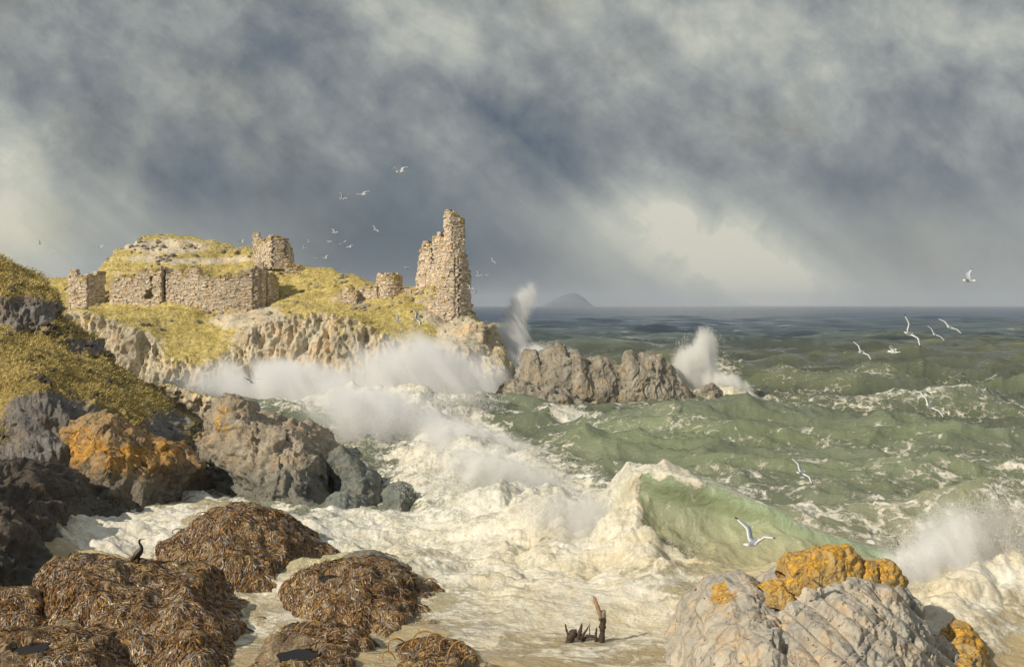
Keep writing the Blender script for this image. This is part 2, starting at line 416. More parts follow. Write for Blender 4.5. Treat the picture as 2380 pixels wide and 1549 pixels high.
# seaweed: fronds vary in brown and ochre, with wet shine painted as violet grey
mt, n, bs, out = material('bladder_wrack')
geo = n.new('ShaderNodeNewGeometry')
co = n.new('ShaderNodeTexCoord').outputs['Object']
r = geo.outputs['Random Per Island']
patch = n.noise(co, 1.3, 5, 0.65)
f = n.m('SUBTRACT', n.m('ADD', n.m('MULTIPLY', r, 0.62), n.m('MULTIPLY', patch, 1.3)), 0.35)
col = n.ramp(f, [(0.16, (.028, .017, .009)), (0.34, (.085, .044, .016)), (0.50, (.22, .11, .026)), (0.64, (.42, .22, .045)), (0.74, (.20, .165, .14)), (0.86, (.34, .30, .27)), (1.0, (.54, .38, .13))])
n.put(bs.inputs['Base Color'], col); bs.inputs['Roughness'].default_value = 0.38; bs.inputs['Specular IOR Level'].default_value = 0.45
M['weed'] = mt

# ------------------------------------------------------------------ cliffs and headland (terrain lofted through contour lines)
def terrain(name, lines, nu, rows, dispf, mt, grassf=None, lichf=None, tension=0.6):
    C = []
    for ln in lines:
        pts = resample([(p[0], p[1] if p[1] is not None else HY + (CAM_H + (p[3] if len(p) > 3 else 1.0)) / p[2] * FPX, p[2]) for p in ln], nu)
        C.append(np.stack([(pts[:, 0] - CX) / FPX * pts[:, 2], pts[:, 2], CAM_H - (pts[:, 1] - HY) / FPX * pts[:, 2]], -1))
    G = catmull(np.array(C), rows, tension)
    Nn = grid_normals(G)
    if (Nn[..., 2].mean()) < 0: Nn = -Nn
    G0 = G.copy()
    G = dispf(G, Nn)
    N2 = grid_normals(G)
    if (N2[..., 2].mean()) < 0: N2 = -N2
    fl = np.mean(grid_normals(G)[..., 2]) < 0
    F = grid_faces(*G.shape[:2])
    if fl: F = F[:, ::-1]
    at = {}
    V = G.reshape(-1, 3)
    Nsm = Nn.reshape(-1, 3) * 0.5 + N2.reshape(-1, 3) * 0.5
    px, py = scr(V)
    if grassf is not None: at['grass'] = grassf(px, py, V, Nsm)
    if lichf is not None: at['lichen'] = lichf(px, py, V, Nsm)
    o = mesh_from(name, V, F, 4, mt, attrs=at)
    return o, G, N2

def hd_disp(G, N):
    z = G[..., 2]
    steep = sst(1 - np.abs(N[..., 2]), 0.15, 0.5)
    q = G * np.array([1, 1, 0.22])
    a = fbm(q * 0.22, 5, 1, ridged=True) * 1.0 + fbm(q * 1.3, 5, 5, ridged=True) * 0.55
    b = fbm(G * 0.12, 3, 9) * 1.0 + fbm(G * 0.5, 5, 11) * 0.45 + (fbm(np.stack([G[..., 0] * .12, G[..., 1] * .12, G[..., 2] * 1.1], -1), 3, 15, ridged=True) * 0.35)
    f1, f2, _ = cells(q * 0.42, 2)
    blk = (f2 - f1) * 0.5 - 0.15
    g1, g2, gid = cells(q * 0.8, 12)
    d = (a + blk + (gid - .5) * 1.1 * sst(g2 - g1, 0, .15)) * steep + b * (1 - steep * 0.7)
    edge = sst(G[..., 0], -80, -60)
    return G + N * d[..., None] * 0.9

L0 = [(-150, None, 100), (200, None, 104), (560, None, 103), (800, None, 102), (1000, None, 103), (1100, None, 103), (1165, None, 104), (1192, None, 107)]
L1 = [(-150, 760, 108), (100, 745, 108), (200, 735, 108), (270, 752, 107.5), (310, 775, 106.5), (350, 800, 106), (400, 845, 105), (470, 862, 104.5), (520, 845, 104.8), (570, 790, 105.5), (620, 748, 106.5), (700, 735, 106.5), (760, 730, 106.5), (820, 742, 106.5), (880, 775, 105.8), (940, 812, 105), (1000, 822, 104.6), (1060, 812, 105), (1110, 822, 105), (1150, 860, 105.5), (1180, 905, 107), (1192, 930, 108)]
L1b = [(-150, 750, 111), (100, 735, 110), (200, 722, 110), (270, 738, 109), (350, 756, 108.5), (400, 790, 107.5), (470, 808, 107), (520, 792, 107), (570, 752, 108), (620, 732, 109), (700, 720, 110), (800, 722, 110), (880, 742, 109), (940, 772, 107.6), (1000, 782, 107), (1060, 795, 106.5), (1110, 805, 106.5), (1150, 845, 106.5), (1180, 897, 107.5), (1192, 925, 108.5)]
L2 = [(-150, 735, 115), (100, 720, 114), (165, 712, 114), (235, 712, 114), (265, 708, 114), (345, 700, 114), (400, 694, 114), (450, 700, 114), (500, 715, 114), (560, 716, 114), (600, 708, 115), (640, 695, 116), (700, 690, 116), (800, 692, 115), (870, 700, 113), (930, 705, 112), (980, 722, 111), (1040, 740, 110), (1085, 745, 109.5), (1110, 765, 109), (1145, 800, 109), (1165, 845, 108.5), (1183, 890, 109), (1192, 920, 109.5)]
L3 = [(-150, 668, 124), (100, 662, 122), (165, 655, 121), (235, 640, 123), (280, 597, 125), (300, 578, 126), (330, 560, 127), (360, 552, 128), (400, 551, 128), (440, 560, 128), (480, 571, 127), (520, 577, 127), (555, 586, 126), (600, 590, 125), (640, 608, 124), (680, 622, 123), (740, 626, 122), (780, 635, 121), (820, 651, 119), (850, 661, 118), (900, 670, 117), (960, 670, 116), (990, 660, 114.5), (1030, 655, 113), (1060, 690, 112), (1080, 722, 111.5), (1098, 738, 111), (1130, 760, 111), (1157, 800, 110.5), (1172, 850, 110), (1186, 890, 110), (1192, 915, 110)]
L4 = [(p[0], p[1] + 14, p[2] + 5) for p in L3]
L5 = [(p[0], None, p[2] + 14) for p in L3]
def hd_grass(px, py, V, Nn):
    g = sst(Nn[:, 2], 0.40, 0.66)
    g = np.where(py > 850, g * 0.5, g)
    def ell(cx, cy, rx, ry): return np.exp(-(((px - cx) / rx) ** 2 + ((py - cy) / ry) ** 2) ** 2)
    g = g - 0.9 * ell(390, 572, 110, 18) - 0.7 * ell(470, 607, 110, 9) - 0.6 * ell(330, 600, 60, 10) - 0.5 * ell(560, 600, 50, 8) - 0.9 * ell(1080, 800, 70, 70) - 0.5 * ell(820, 690, 60, 18)
    g = g + 0.5 * ell(465, 825, 85, 34) - 0.9 * ell(290, 830, 80, 70) - 0.8 * ell(660, 790, 130, 40) - 0.9 * ell(940, 830, 130, 40) - 0.7 * ell(1020, 730, 50, 35)
    g = g - 0.12 - 0.9 * ell(600, 738, 62, 34) - 0.6 * ell(520, 745, 40, 20) - 0.4 * ell(170, 730, 60, 16) + 0.5 * ell(350, 725, 90, 22)  + 0.5 * ell(700, 660, 90, 30) + 0.5 * ell(950, 760, 60, 16)
    return np.clip(g, 0, 1)
headland, HG, HN = terrain('headland', [L0, L1, L1b, L2, L3, L4, L5], 620, [90, 26, 60, 120, 8, 20], hd_disp, M['headland'], hd_grass,
                           lambda px, py, V, Nn: 0.3 * sst(py, 760, 700))
tag(headland, 'sunlit grassy headland with rocky cliffs under the castle ruins', kind='structure')

def cl_disp(G, N):
    steep = sst(1 - np.abs(N[..., 2]), 0.12, 0.45)
    q = G * np.array([1, 1, 0.4])
    a = fbm(q * 0.45, 5, 21, ridged=True) * 0.75 + fbm(q * 1.6, 4, 25, ridged=True) * 0.25
    f1, f2, _ = cells(q * 0.6, 6)
    b = fbm(G * 0.25, 3, 29) * 0.45 + fbm(G * 1.4, 4, 31) * 0.10
    d = (a + (f2 - f1) * 0.5 - 0.2) * (0.25 + 0.75 * steep) + b
    d = d + fbm(G * 3.2, 3, 35, ridged=True) * 0.07
    return G + N * d[..., None] * 1.15
C0 = [(-160, None, 37), (0, None, 40), (100, None, 42), (200, None, 44.5), (300, None, 46.5), (380, None, 48), (440, None, 52)]
C1 = [(-160, 880, 50), (0, 890, 50), (60, 878, 50), (100, 885, 50), (150, 918, 50), (200, 930, 50.5), (240, 952, 51), (300, 985, 52), (350, 1000, 53), (400, 1012, 54), (440, 1045, 55)]
C2 = [(-160, 760, 58), (0, 780, 58), (60, 805, 58), (120, 822, 58), (170, 850, 58), (220, 880, 58), (270, 915, 58), (330, 945, 58), (380, 968, 58.5), (420, 1002, 59), (442, 1042, 58)]
C3 = [(-160, 740, 62), (0, 760, 62), (50, 780, 62), (100, 800, 62), (150, 826, 62), (190, 840, 62), (225, 862, 61), (250, 880, 61), (290, 905, 61), (330, 930, 61), (370, 952, 61), (405, 980, 60.5), (430, 1008, 60), (443, 1042, 59)]
C3b = [(-160, 655, 64.5), (0, 668, 64.5), (40, 680, 64.5), (75, 695, 64.5), (100, 712, 64.5), (118, 745, 64), (160, 772, 64), (195, 798, 64), (228, 835, 63.5), (252, 862, 63), (290, 890, 62.5), (330, 915, 62), (370, 940, 62), (405, 968, 61.5), (431, 1006, 61), (444, 1042, 59.5)]
C4 = [(-160, 560, 76), (-50, 590, 75), (0, 611, 74), (40, 631, 73), (85, 658, 71), (105, 690, 69), (122, 733, 67), (160, 760, 66.5), (200, 787, 66), (235, 827, 65.5), (255, 850, 65), (295, 878, 64.5), (335, 906, 64), (372, 933, 63), (407, 964, 62.5), (432, 1004, 62), (447, 1042, 60)]
C5 = [(p[0], p[1] + 20, p[2] + 4) for p in C4]
C6 = [(p[0], None, p[2] + 14) for p in C4]
def cl_grass(px, py, V, Nn):
    g = sst(Nn[:, 2], 0.30, 0.58)
    def ell(cx, cy, rx, ry): return np.exp(-(((px - cx) / rx) ** 2 + ((py - cy) / ry) ** 2) ** 2)
    g = g + 0.5 * ell(100, 840, 130, 40) + 0.5 * ell(20, 640, 110, 26) + 0.3 * ell(230, 900, 90, 40)
    g = g - 0.9 * ell(50, 725, 100, 42) - 0.9 * ell(120, 960, 130, 60) - 0.8 * ell(190, 810, 75, 26) - 0.9 * ell(160, 1090, 300, 100) - 0.7 * ell(385, 990, 60, 50) - 0.7 * ell(290, 900, 45, 30) - 0.5 * ell(150, 870, 40, 12) - .5 * ell(60, 840, 30, 10)
    return np.clip(g, 0, 1)
cliff, CG, CN = terrain('cliff', [C0, C1, C2, C3, C3b, C4, C5, C6], 420, [110, 60, 40, 50, 60, 8, 20], cl_disp, M['cliff'], cl_grass,
                        lambda px, py, V, Nn: 0.25 * sst(px, 230, 300) + 0.0 * py)
tag(cliff, 'near cliff with rough brown grass above grey rock', kind='structure')

def bvh_of(G):
    F = grid_faces(*G.shape[:2])
    return BVHTree.FromPolygons([tuple(v) for v in G.reshape(-1, 3)], [tuple(int(i) for i in f) for f in F])
HB = bvh_of(HG[::3, ::3])
def ground(px, Y, bvh=None):
    """height of the headland's ground at a spot"""
    x = (px - CX) / FPX * Y
    h = (bvh or HB).ray_cast(Vector((x, Y, 60)), Vector((0, 0, -1)))
    return (h[0].z if h[0] else 0.0), x

# ------------------------------------------------------------------ free-standing rocks
def rock(name, label, sky_, foot, Yc, mt, cat='rock', zf=-0.7, back=0.8, nu=170, nf=90, nb=36, amp=0.22, fs=0.6, lump=1.0, e=(1.0, 1.0), seed=0, aniso=(1, 1, 1),
         footY=None, lichf=None, group=None, parent=None, ridge=0.5, rot=0.0, tagit=True, carve=None, blocky=0.55):
    T = resample(sky_, nu, 'arc'); Ft = resample(foot, nu, 'arc')
    if len(sky_[0]) == 3: Yt = T[:, 2]
    else: Yt = np.full(nu, float(Yc))
    Tp = np.stack([(T[:, 0] - CX) / FPX * Yt, Yt, CAM_H - (T[:, 1] - HY) / FPX * Yt], -1)
    if footY is None:
        Yf = (CAM_H) * FPX / (Ft[:, 1] - HY)
        Fp = np.stack([(Ft[:, 0] - CX) / FPX * Yf, Yf, np.zeros(nu)], -1)
        Fp[:, 2] = zf; Fp[:, 1] -= 0.15
    else:
        Yf = np.full(nu, float(footY)); Fp = np.stack([(Ft[:, 0] - CX) / FPX * Yf, Yf, CAM_H - (Ft[:, 1] - HY) / FPX * Yf], -1)
    d = np.maximum(Tp[:, 1] - Fp[:, 1], 0.3)
    Bp = Tp.copy(); Bp[:, 1] = Tp[:, 1] + d * back + 0.3; Bp[:, 2] = np.minimum(Fp[:, 2], Tp[:, 2] - 0.1); Bp[:, 0] = Tp[:, 0] * 0.9 + Fp[:, 0] * 0.1
    rows = []
    for t in np.linspace(0, 1, nf, endpoint=False):
        th = t * math.pi / 2
        yf = (1 - math.cos(th) ** e[0]); zf_ = math.sin(th) ** e[1]
        w3 = np.array([yf, yf, zf_])
        rows.append(Fp * (1 - w3) + Tp * w3)
    for t in np.linspace(0, 1, nb):
        th = t * math.pi / 2
        w3 = np.array([math.sin(th), math.sin(th), 1 - math.cos(th)])
        rows.append(Tp * (1 - w3) + Bp * w3)
    G = np.array(rows)
    tgt = T[:, 1]
    def settle(G, k):
        # keep the skyline where it belongs although the top rounds over behind the crest
        w_ = np.ones(k) / k
        for _ in range(2):
            py_ = scr(G)[1]; dif = tgt - py_.min(0)
            if k > 1: dif = np.convolve(np.pad(dif, k // 2, mode='edge'), w_, 'valid')[:nu]
            hf = np.clip((G[..., 2] - Fp[None, :, 2]) / np.maximum((Tp[:, 2] - Fp[:, 2]), 0.05)[None], 0, 1.3)
            G = G.copy(); G[..., 2] -= dif[None] / FPX * Yt[None] * hf
        return G
    G = settle(G, 1)
    N = grid_normals(G)
    if N[..., 2].mean() < 0: N = -N
    u = np.linspace(0, 1, nu)
    env = np.clip(np.minimum(u, 1 - u) * 9, 0.12, 1)[None, :] * np.clip((G[..., 2:3][..., 0] - G[..., 2].min()) * 1.5 + 0.3, 0, 1)
    c, s = math.cos(R(rot)), math.sin(R(rot))
    q = np.stack([G[..., 0] * c + G[..., 2] * s, G[..., 1], -G[..., 0] * s + G[..., 2] * c], -1) * np.array(aniso) * fs
    dsp = fbm(q, 5, seed, ridged=True) * ridge + fbm(q * 0.6, 4, seed + 7) * lump + fbm(q * 4.1, 4, seed + 3) * 0.25
    f1, f2, _ = cells(q * 1.3, seed)
    dsp += (np.minimum(f2 - f1, 0.5) - 0.3) * 0.9 * ridge
    # the rock splits into blocks: each block stands a little proud of or behind its neighbours
    qq = q + 0.25 * np.stack([perlin(q * 2.2, seed + 11), perlin(q * 2.2, seed + 12), perlin(q * 2.2, seed + 13)], -1)
    g1, g2, gid = cells(qq * 1.9 + 3.1, seed + 5)
    k1, k2, kid = cells(qq * 4.6 + 1.7, seed + 6)
    dsp += blocky * (((gid - 0.5) * 1.5) * sst(g2 - g1, 0.0, 0.12) + ((kid - 0.5) * 0.6) * sst(k2 - k1, 0.0, 0.15))
    G2 = G + N * (dsp * amp * env)[..., None]
    G2 = settle(G2, 11 if nu < 300 else 17)
    if carve is not None: G2 = carve(G2)
    F = grid_faces(*G2.shape[:2])
    N2 = grid_normals(G2)
    if N2[..., 2].mean() < 0: F = F[:, ::-1]; N2 = -N2
    V = G2.reshape(-1, 3)
    px, py = scr(V)
    at = {'grass': sst(N2.reshape(-1, 3)[:, 2], 0.45, 0.75), 'lichen': lichf(px, py, V, N2.reshape(-1, 3)) if lichf else np.zeros(len(V))}
    org = (float(Tp[nu // 2, 0]), float((Fp[nu // 2, 1] + Tp[nu // 2, 1]) / 2), float(max(Fp[nu // 2, 2], -0.5)))
    o = mesh_from(name, V, F, 4, mt, origin=org, attrs=at, parent=parent)
    if tagit: tag(o, label, cat, group)
    return o, G2, N2

ell2 = lambda px, py, cx, cy, rx, ry: np.exp(-(((px - cx) / rx) ** 2 + ((py - cy) / ry) ** 2) ** 2)
rock('boulder', 'orange lichen crusted boulder jutting from the foot of the grassy cliff',
     [(100, 1130), (112, 1060), (130, 1010), (160, 980), (200, 962), (240, 953), (272, 966), (312, 1007), (337, 1017), (375, 1016), (409, 1035), (437, 1056), (457, 1078), (453, 1108), (432, 1134)],
     [(102, 1135), (160, 1168), (240, 1190), (330, 1186), (400, 1162), (430, 1142)], 48.2, M['orange'], 'boulder', amp=0.42, fs=0.5, nu=230, nf=150, e=(1.3, 0.8), seed=3, ridge=0.9,
     lichf=lambda px, py, V, N: 0.45 * ell2(px, py, 380, 1075, 110, 55) + 0.35 * ell2(px, py, 220, 1060, 90, 60) + 0.2)
rock('boulder', 'big grey boulder with an orange peak at its left end beside the white surf',
     [(459, 1070), (463, 1024), (467, 985), (487, 943), (506, 921), (528, 911), (547, 922), (572, 952), (592, 958), (609, 953), (640, 963), (659, 977), (678, 972), (703, 976), (728, 994), (746, 1018), (762, 1050), (777, 1085), (783, 1118)],
     [(459, 1076), (500, 1112), (560, 1137), (640, 1160), (720, 1166), (782, 1142)], 53.0, M['grey'], 'boulder', amp=0.5, fs=0.42, nu=260, nf=150, e=(1.2, 0.85), seed=8, ridge=0.9, rot=-30, aniso=(1, 1, 1.6),
     lichf=lambda px, py, V, N: 0.5 * ell2(px, py, 520, 960, 32, 60) + 0.35 * ell2(px, py, 690, 1000, 60, 25) + 0.3 * ell2(px, py, 620, 1080, 70, 25))
for nm, sk, ft, yc, sd in (
    ('upright grey boulder against the right end of the big orange peaked one', [(762, 1115), (764, 1054), (775, 1040), (788, 1033), (809, 1044), (830, 1062), (847, 1085), (866, 1092), (878, 1108), (884, 1135)], [(764, 1120), (800, 1140), (840, 1145), (884, 1140)], 49.5, 1),
    ('round wet grey boulder drenched in surf below the upright one', [(748, 1190), (756, 1160), (775, 1143), (806, 1137), (838, 1152), (852, 1180), (856, 1200)], [(750, 1196), (800, 1212), (853, 1204)], 44.0, 2),
    ('outermost round grey boulder swamped by white foam', [(889, 1165), (893, 1138), (908, 1121), (930, 1116), (953, 1126), (963, 1148), (966, 1172)], [(890, 1172), (930, 1186), (964, 1176)], 46.0, 4)):
    rock('boulder', nm, sk, ft, yc, M['wetgrey'], 'boulder', amp=0.22, fs=0.8, nu=90, nf=60, seed=30 + sd, group='grey boulders washed by the surf')
rock('boulder', 'small pale boulder in the foam between dark rock and orange boulder', [(172, 1196), (180, 1165), (195, 1146), (210, 1150), (228, 1170), (242, 1188), (252, 1204)], [(173, 1200), (210, 1212), (250, 1208)],
     42.5, M['wetgrey'], 'boulder', amp=0.15, fs=1.0, nu=80, nf=50, seed=41)
rock('rock', 'dark brown wet rock sloping into the foam at the left edge',
     [(-170, 1075), (-60, 1068), (0, 1062), (35, 1070), (75, 1093), (110, 1128), (140, 1168), (160, 1212), (178, 1256), (196, 1292)],
     [(-170, 1440), (0, 1400), (100, 1345), (196, 1298)], 38.0, M['dark'], 'rock', amp=0.45, fs=0.55, nu=200, nf=150, e=(1.1, 0.9), seed=12, ridge=0.9)
rock('rock_ledge', 'low yellow grassy ledge running out from the cliff behind the boulders',
     [(320, 888), (360, 888), (394, 891), (428, 903), (460, 914), (500, 922), (540, 935), (560, 950)], [(320, 985), (420, 990), (500, 980), (560, 965)], 66.0, M['headland'], 'rock ledge', amp=0.35, fs=0.6, nu=150,
     nf=60, e=(1.8, 0.6), seed=17, ridge=0.8)
# stack of rocks out at sea
rock('sea_stack', 'jagged brown sea stack with three dark notched crags standing off the headland',
     [(1188, 885), (1202, 860), (1210, 842), (1221, 812), (1232, 811), (1241, 811), (1244, 818), (1257, 815), (1270, 806), (1282, 799), (1297, 796), (1312, 802), (1320, 822), (1324, 816), (1334, 812), (1342, 813), (1347, 836), (1360, 833), (1372, 830), (1394, 826), (1416, 831), (1438, 845), (1448, 846), (1451, 830), (1457, 815), (1469, 813), (1480, 822), (1494, 818), (1510, 823), (1522, 822), (1530, 827), (1535, 823), (1542, 838), (1560, 850), (1569, 872), (1594, 899), (1622, 924), (1640, 943)],
     [(1190, 935), (1250, 950), (1350, 952), (1450, 948), (1540, 947), (1600, 946), (1640, 945)], 91.5, M['stack'], 'sea stack', amp=0.42, fs=0.36, nu=420, nf=120, e=(0.9, 0.9), seed=52, ridge=0.7, lump=1.2, aniso=(1.0, 1, 0.75))
rock('rock_shelf', 'low rock shelf topped with orange lichen in front of the sea stack',
     [(1150, 915), (1163, 893), (1185, 878), (1205, 880), (1230, 888), (1262, 884), (1290, 889), (1325, 903), (1360, 920), (1400, 930), (1440, 940)],
     [(1152, 935), (1200, 955), (1280, 962), (1360, 958), (1440, 945)], 87.8, M['stack'], 'rock shelf', amp=0.45, fs=0.5, nu=240, nf=70, seed=55, e=(1.2, 0.7), ridge=1.0,
     lichf=lambda px, py, V, N: 0.75 * sst(N[:, 2], 0.35, 0.7) * sst(px, 1215, 1250))
rock('boulder', 'small boulder breaking the surf to the right of the sea stack', [(1617, 932), (1630, 905), (1641, 894), (1655, 889), (1668, 899), (1680, 910), (1690, 922), (1699, 938)], [(1618, 938), (1660, 946), (1699, 940)],
     90.0, M['stack'], 'boulder', amp=0.35, fs=0.7, nu=90, nf=40, seed=57)
isl, _, _ = rock('island', 'faint dark domed island on the horizon', [(1262, 711), (1275, 703), (1288, 696), (1302, 689), (1318, 683), (1332, 680), (1345, 684), (1357, 692), (1366, 700), (1372, 706), (1378, 711)],
     [(1256, 714), (1320, 716), (1384, 714)], 8000, M['island'], 'island', amp=5, fs=0.01, nu=90, nf=40, seed=61, footY=7900)
# foreground right: slanting ribs worn into the slab
def flutes(G):
    px, py = scr(G)
    a = -px * math.sin(R(40)) + py * math.cos(R(40)); b = px * math.cos(R(40)) + py * math.sin(R(40))
    q = np.stack([a / 60, b / 220, np.zeros_like(a)], -1)
    a = a + perlin(q, 90) * 26 + perlin(q * 2.5, 91) * 8
    m_ = sst(px + (py - 1400) * 0.5, 1800, 1870) * sst(py, 1330, 1375)
    rib = np.abs(np.sin(np.pi * a / 42)) ** 0.45 - 0.75
    f1, f2, idd = cells(np.stack([px / 105, py / 85, np.zeros_like(a)], -1), 4)
    slab = np.clip((f2 - f1) * 2.2, 0, 1) ** 0.5 - 0.75 + (idd - .5) * 0.6
    cross = -np.exp(-((np.abs(perlin(np.stack([b / 60, a / 300, np.zeros_like(a)], -1), 95)) / 0.035) ** 2)) * 0.35
    d = 0.09 * m_ + (rib * 0.22 + cross * 0.22) * m_ + slab * 0.16 * (1 - m_)
    nf_ = np.ones(G.shape[0]); nf_[int(G.shape[0] * .9):] = 0
    return G + (d * nf_[:, None])[..., None] * np.array([-0.15, -0.6, 0.78])
rr, RG, RN = rock('boulder', 'big pale fluted boulder with orange knobs on top in the right foreground',
     [(1566, 1640), (1570, 1550), (1571, 1500), (1590, 1484), (1607, 1467), (1628, 1426), (1636, 1396), (1661, 1370), (1686, 1342), (1726, 1328), (1758, 1324), (1785, 1340), (1800, 1356), (1830, 1330), (1866, 1316), (1930, 1312), (1992, 1318), (2060, 1330), (2105, 1350), (2140, 1380), (2182, 1425), (2208, 1457), (2262, 1493), (2300, 1534), (2335, 1600), (2345, 1660)],
     [(1566, 1660), (1700, 1760), (1900, 1800), (2100, 1780), (2345, 1680)], 24.6, M['pale'], 'boulder', amp=0.26, fs=1.25, nu=420, nf=260, e=(1.25, 0.85), seed=70, ridge=0.55, lump=1.1, rot=38, aniso=(0.6, 0.8, 1.3), zf=-0.6, carve=flutes, blocky=0.12,
     lichf=lambda px, py, V, N: 0.6 * ell2(px, py, 1700, 1400, 60, 60) + 0.55 * ell2(px, py, 1790, 1350, 60, 22) + 0.5 * ell2(px, py, 1880, 1500, 60, 60) + 0.4 * ell2(px, py, 1650, 1370, 60, 40) - 0.15 * ell2(px, py, 2000, 1440, 140, 80))
for i, (sk, ft, yc) in enumerate((
    ([(1826, 1325), (1829, 1298), (1836, 1284), (1870, 1277), (1905, 1267), (1945, 1262), (1962, 1275), (1972, 1300), (1974, 1330)], [(1828, 1335), (1870, 1362), (1930, 1368), (1972, 1340)], 24.5),
    ([(1945, 1345), (1946, 1290), (1955, 1266), (1975, 1262), (1996, 1284), (2010, 1302), (2014, 1330), (2004, 1362)], [(1946, 1355), (1980, 1376), (2004, 1368)], 24.65),
    ([(2000, 1350), (2004, 1312), (2016, 1300), (2034, 1300), (2046, 1312), (2048, 1340), (2040, 1365)], [(2002, 1360), (2022, 1376), (2042, 1368)], 24.75),
    ([(2036, 1350), (2040, 1312), (2052, 1298), (2072, 1296), (2090, 1315), (2104, 1336), (2107, 1358)], [(2038, 1362), (2070, 1380), (2106, 1364)], 24.9),
    ([(1778, 1362), (1792, 1350), (1815, 1345), (1838, 1348), (1850, 1366)], [(1780, 1372), (1815, 1382), (1848, 1374)], 24.3))):
    rock('lichen_knob', None, sk, [(a_, b_ + 34) for a_, b_ in ft], yc, M['knob'], amp=0.07, fs=2.2, nu=110, nf=60, seed=80 + i, footY=yc - 0.55, parent=rr, tagit=False, lichf=lambda px, py, V, N: 0.10 + 0.22 * sst(N[:, 2], .1, .7), ridge=0.9, back=1.2, lump=0.7)
rock('boulder', 'rusty orange boulder sloping out of frame behind the fluted grey one',
     [(2170, 1500), (2180, 1440), (2197, 1418), (2220, 1406), (2240, 1405), (2268, 1419), (2295, 1450), (2335, 1468), (2370, 1500), (2412, 1527), (2480, 1560), (2560, 1640)],
     [(2170, 1600), (2300, 1660), (2520, 1680)], 26.4, M['knob'], 'boulder', amp=0.2, fs=1.1, nu=200, nf=110, seed=88, ridge=1.0, e=(1.1, 0.9), lichf=lambda px, py, V, N: 0.05 + 0.25 * sst(N[:, 2], .2, .7))

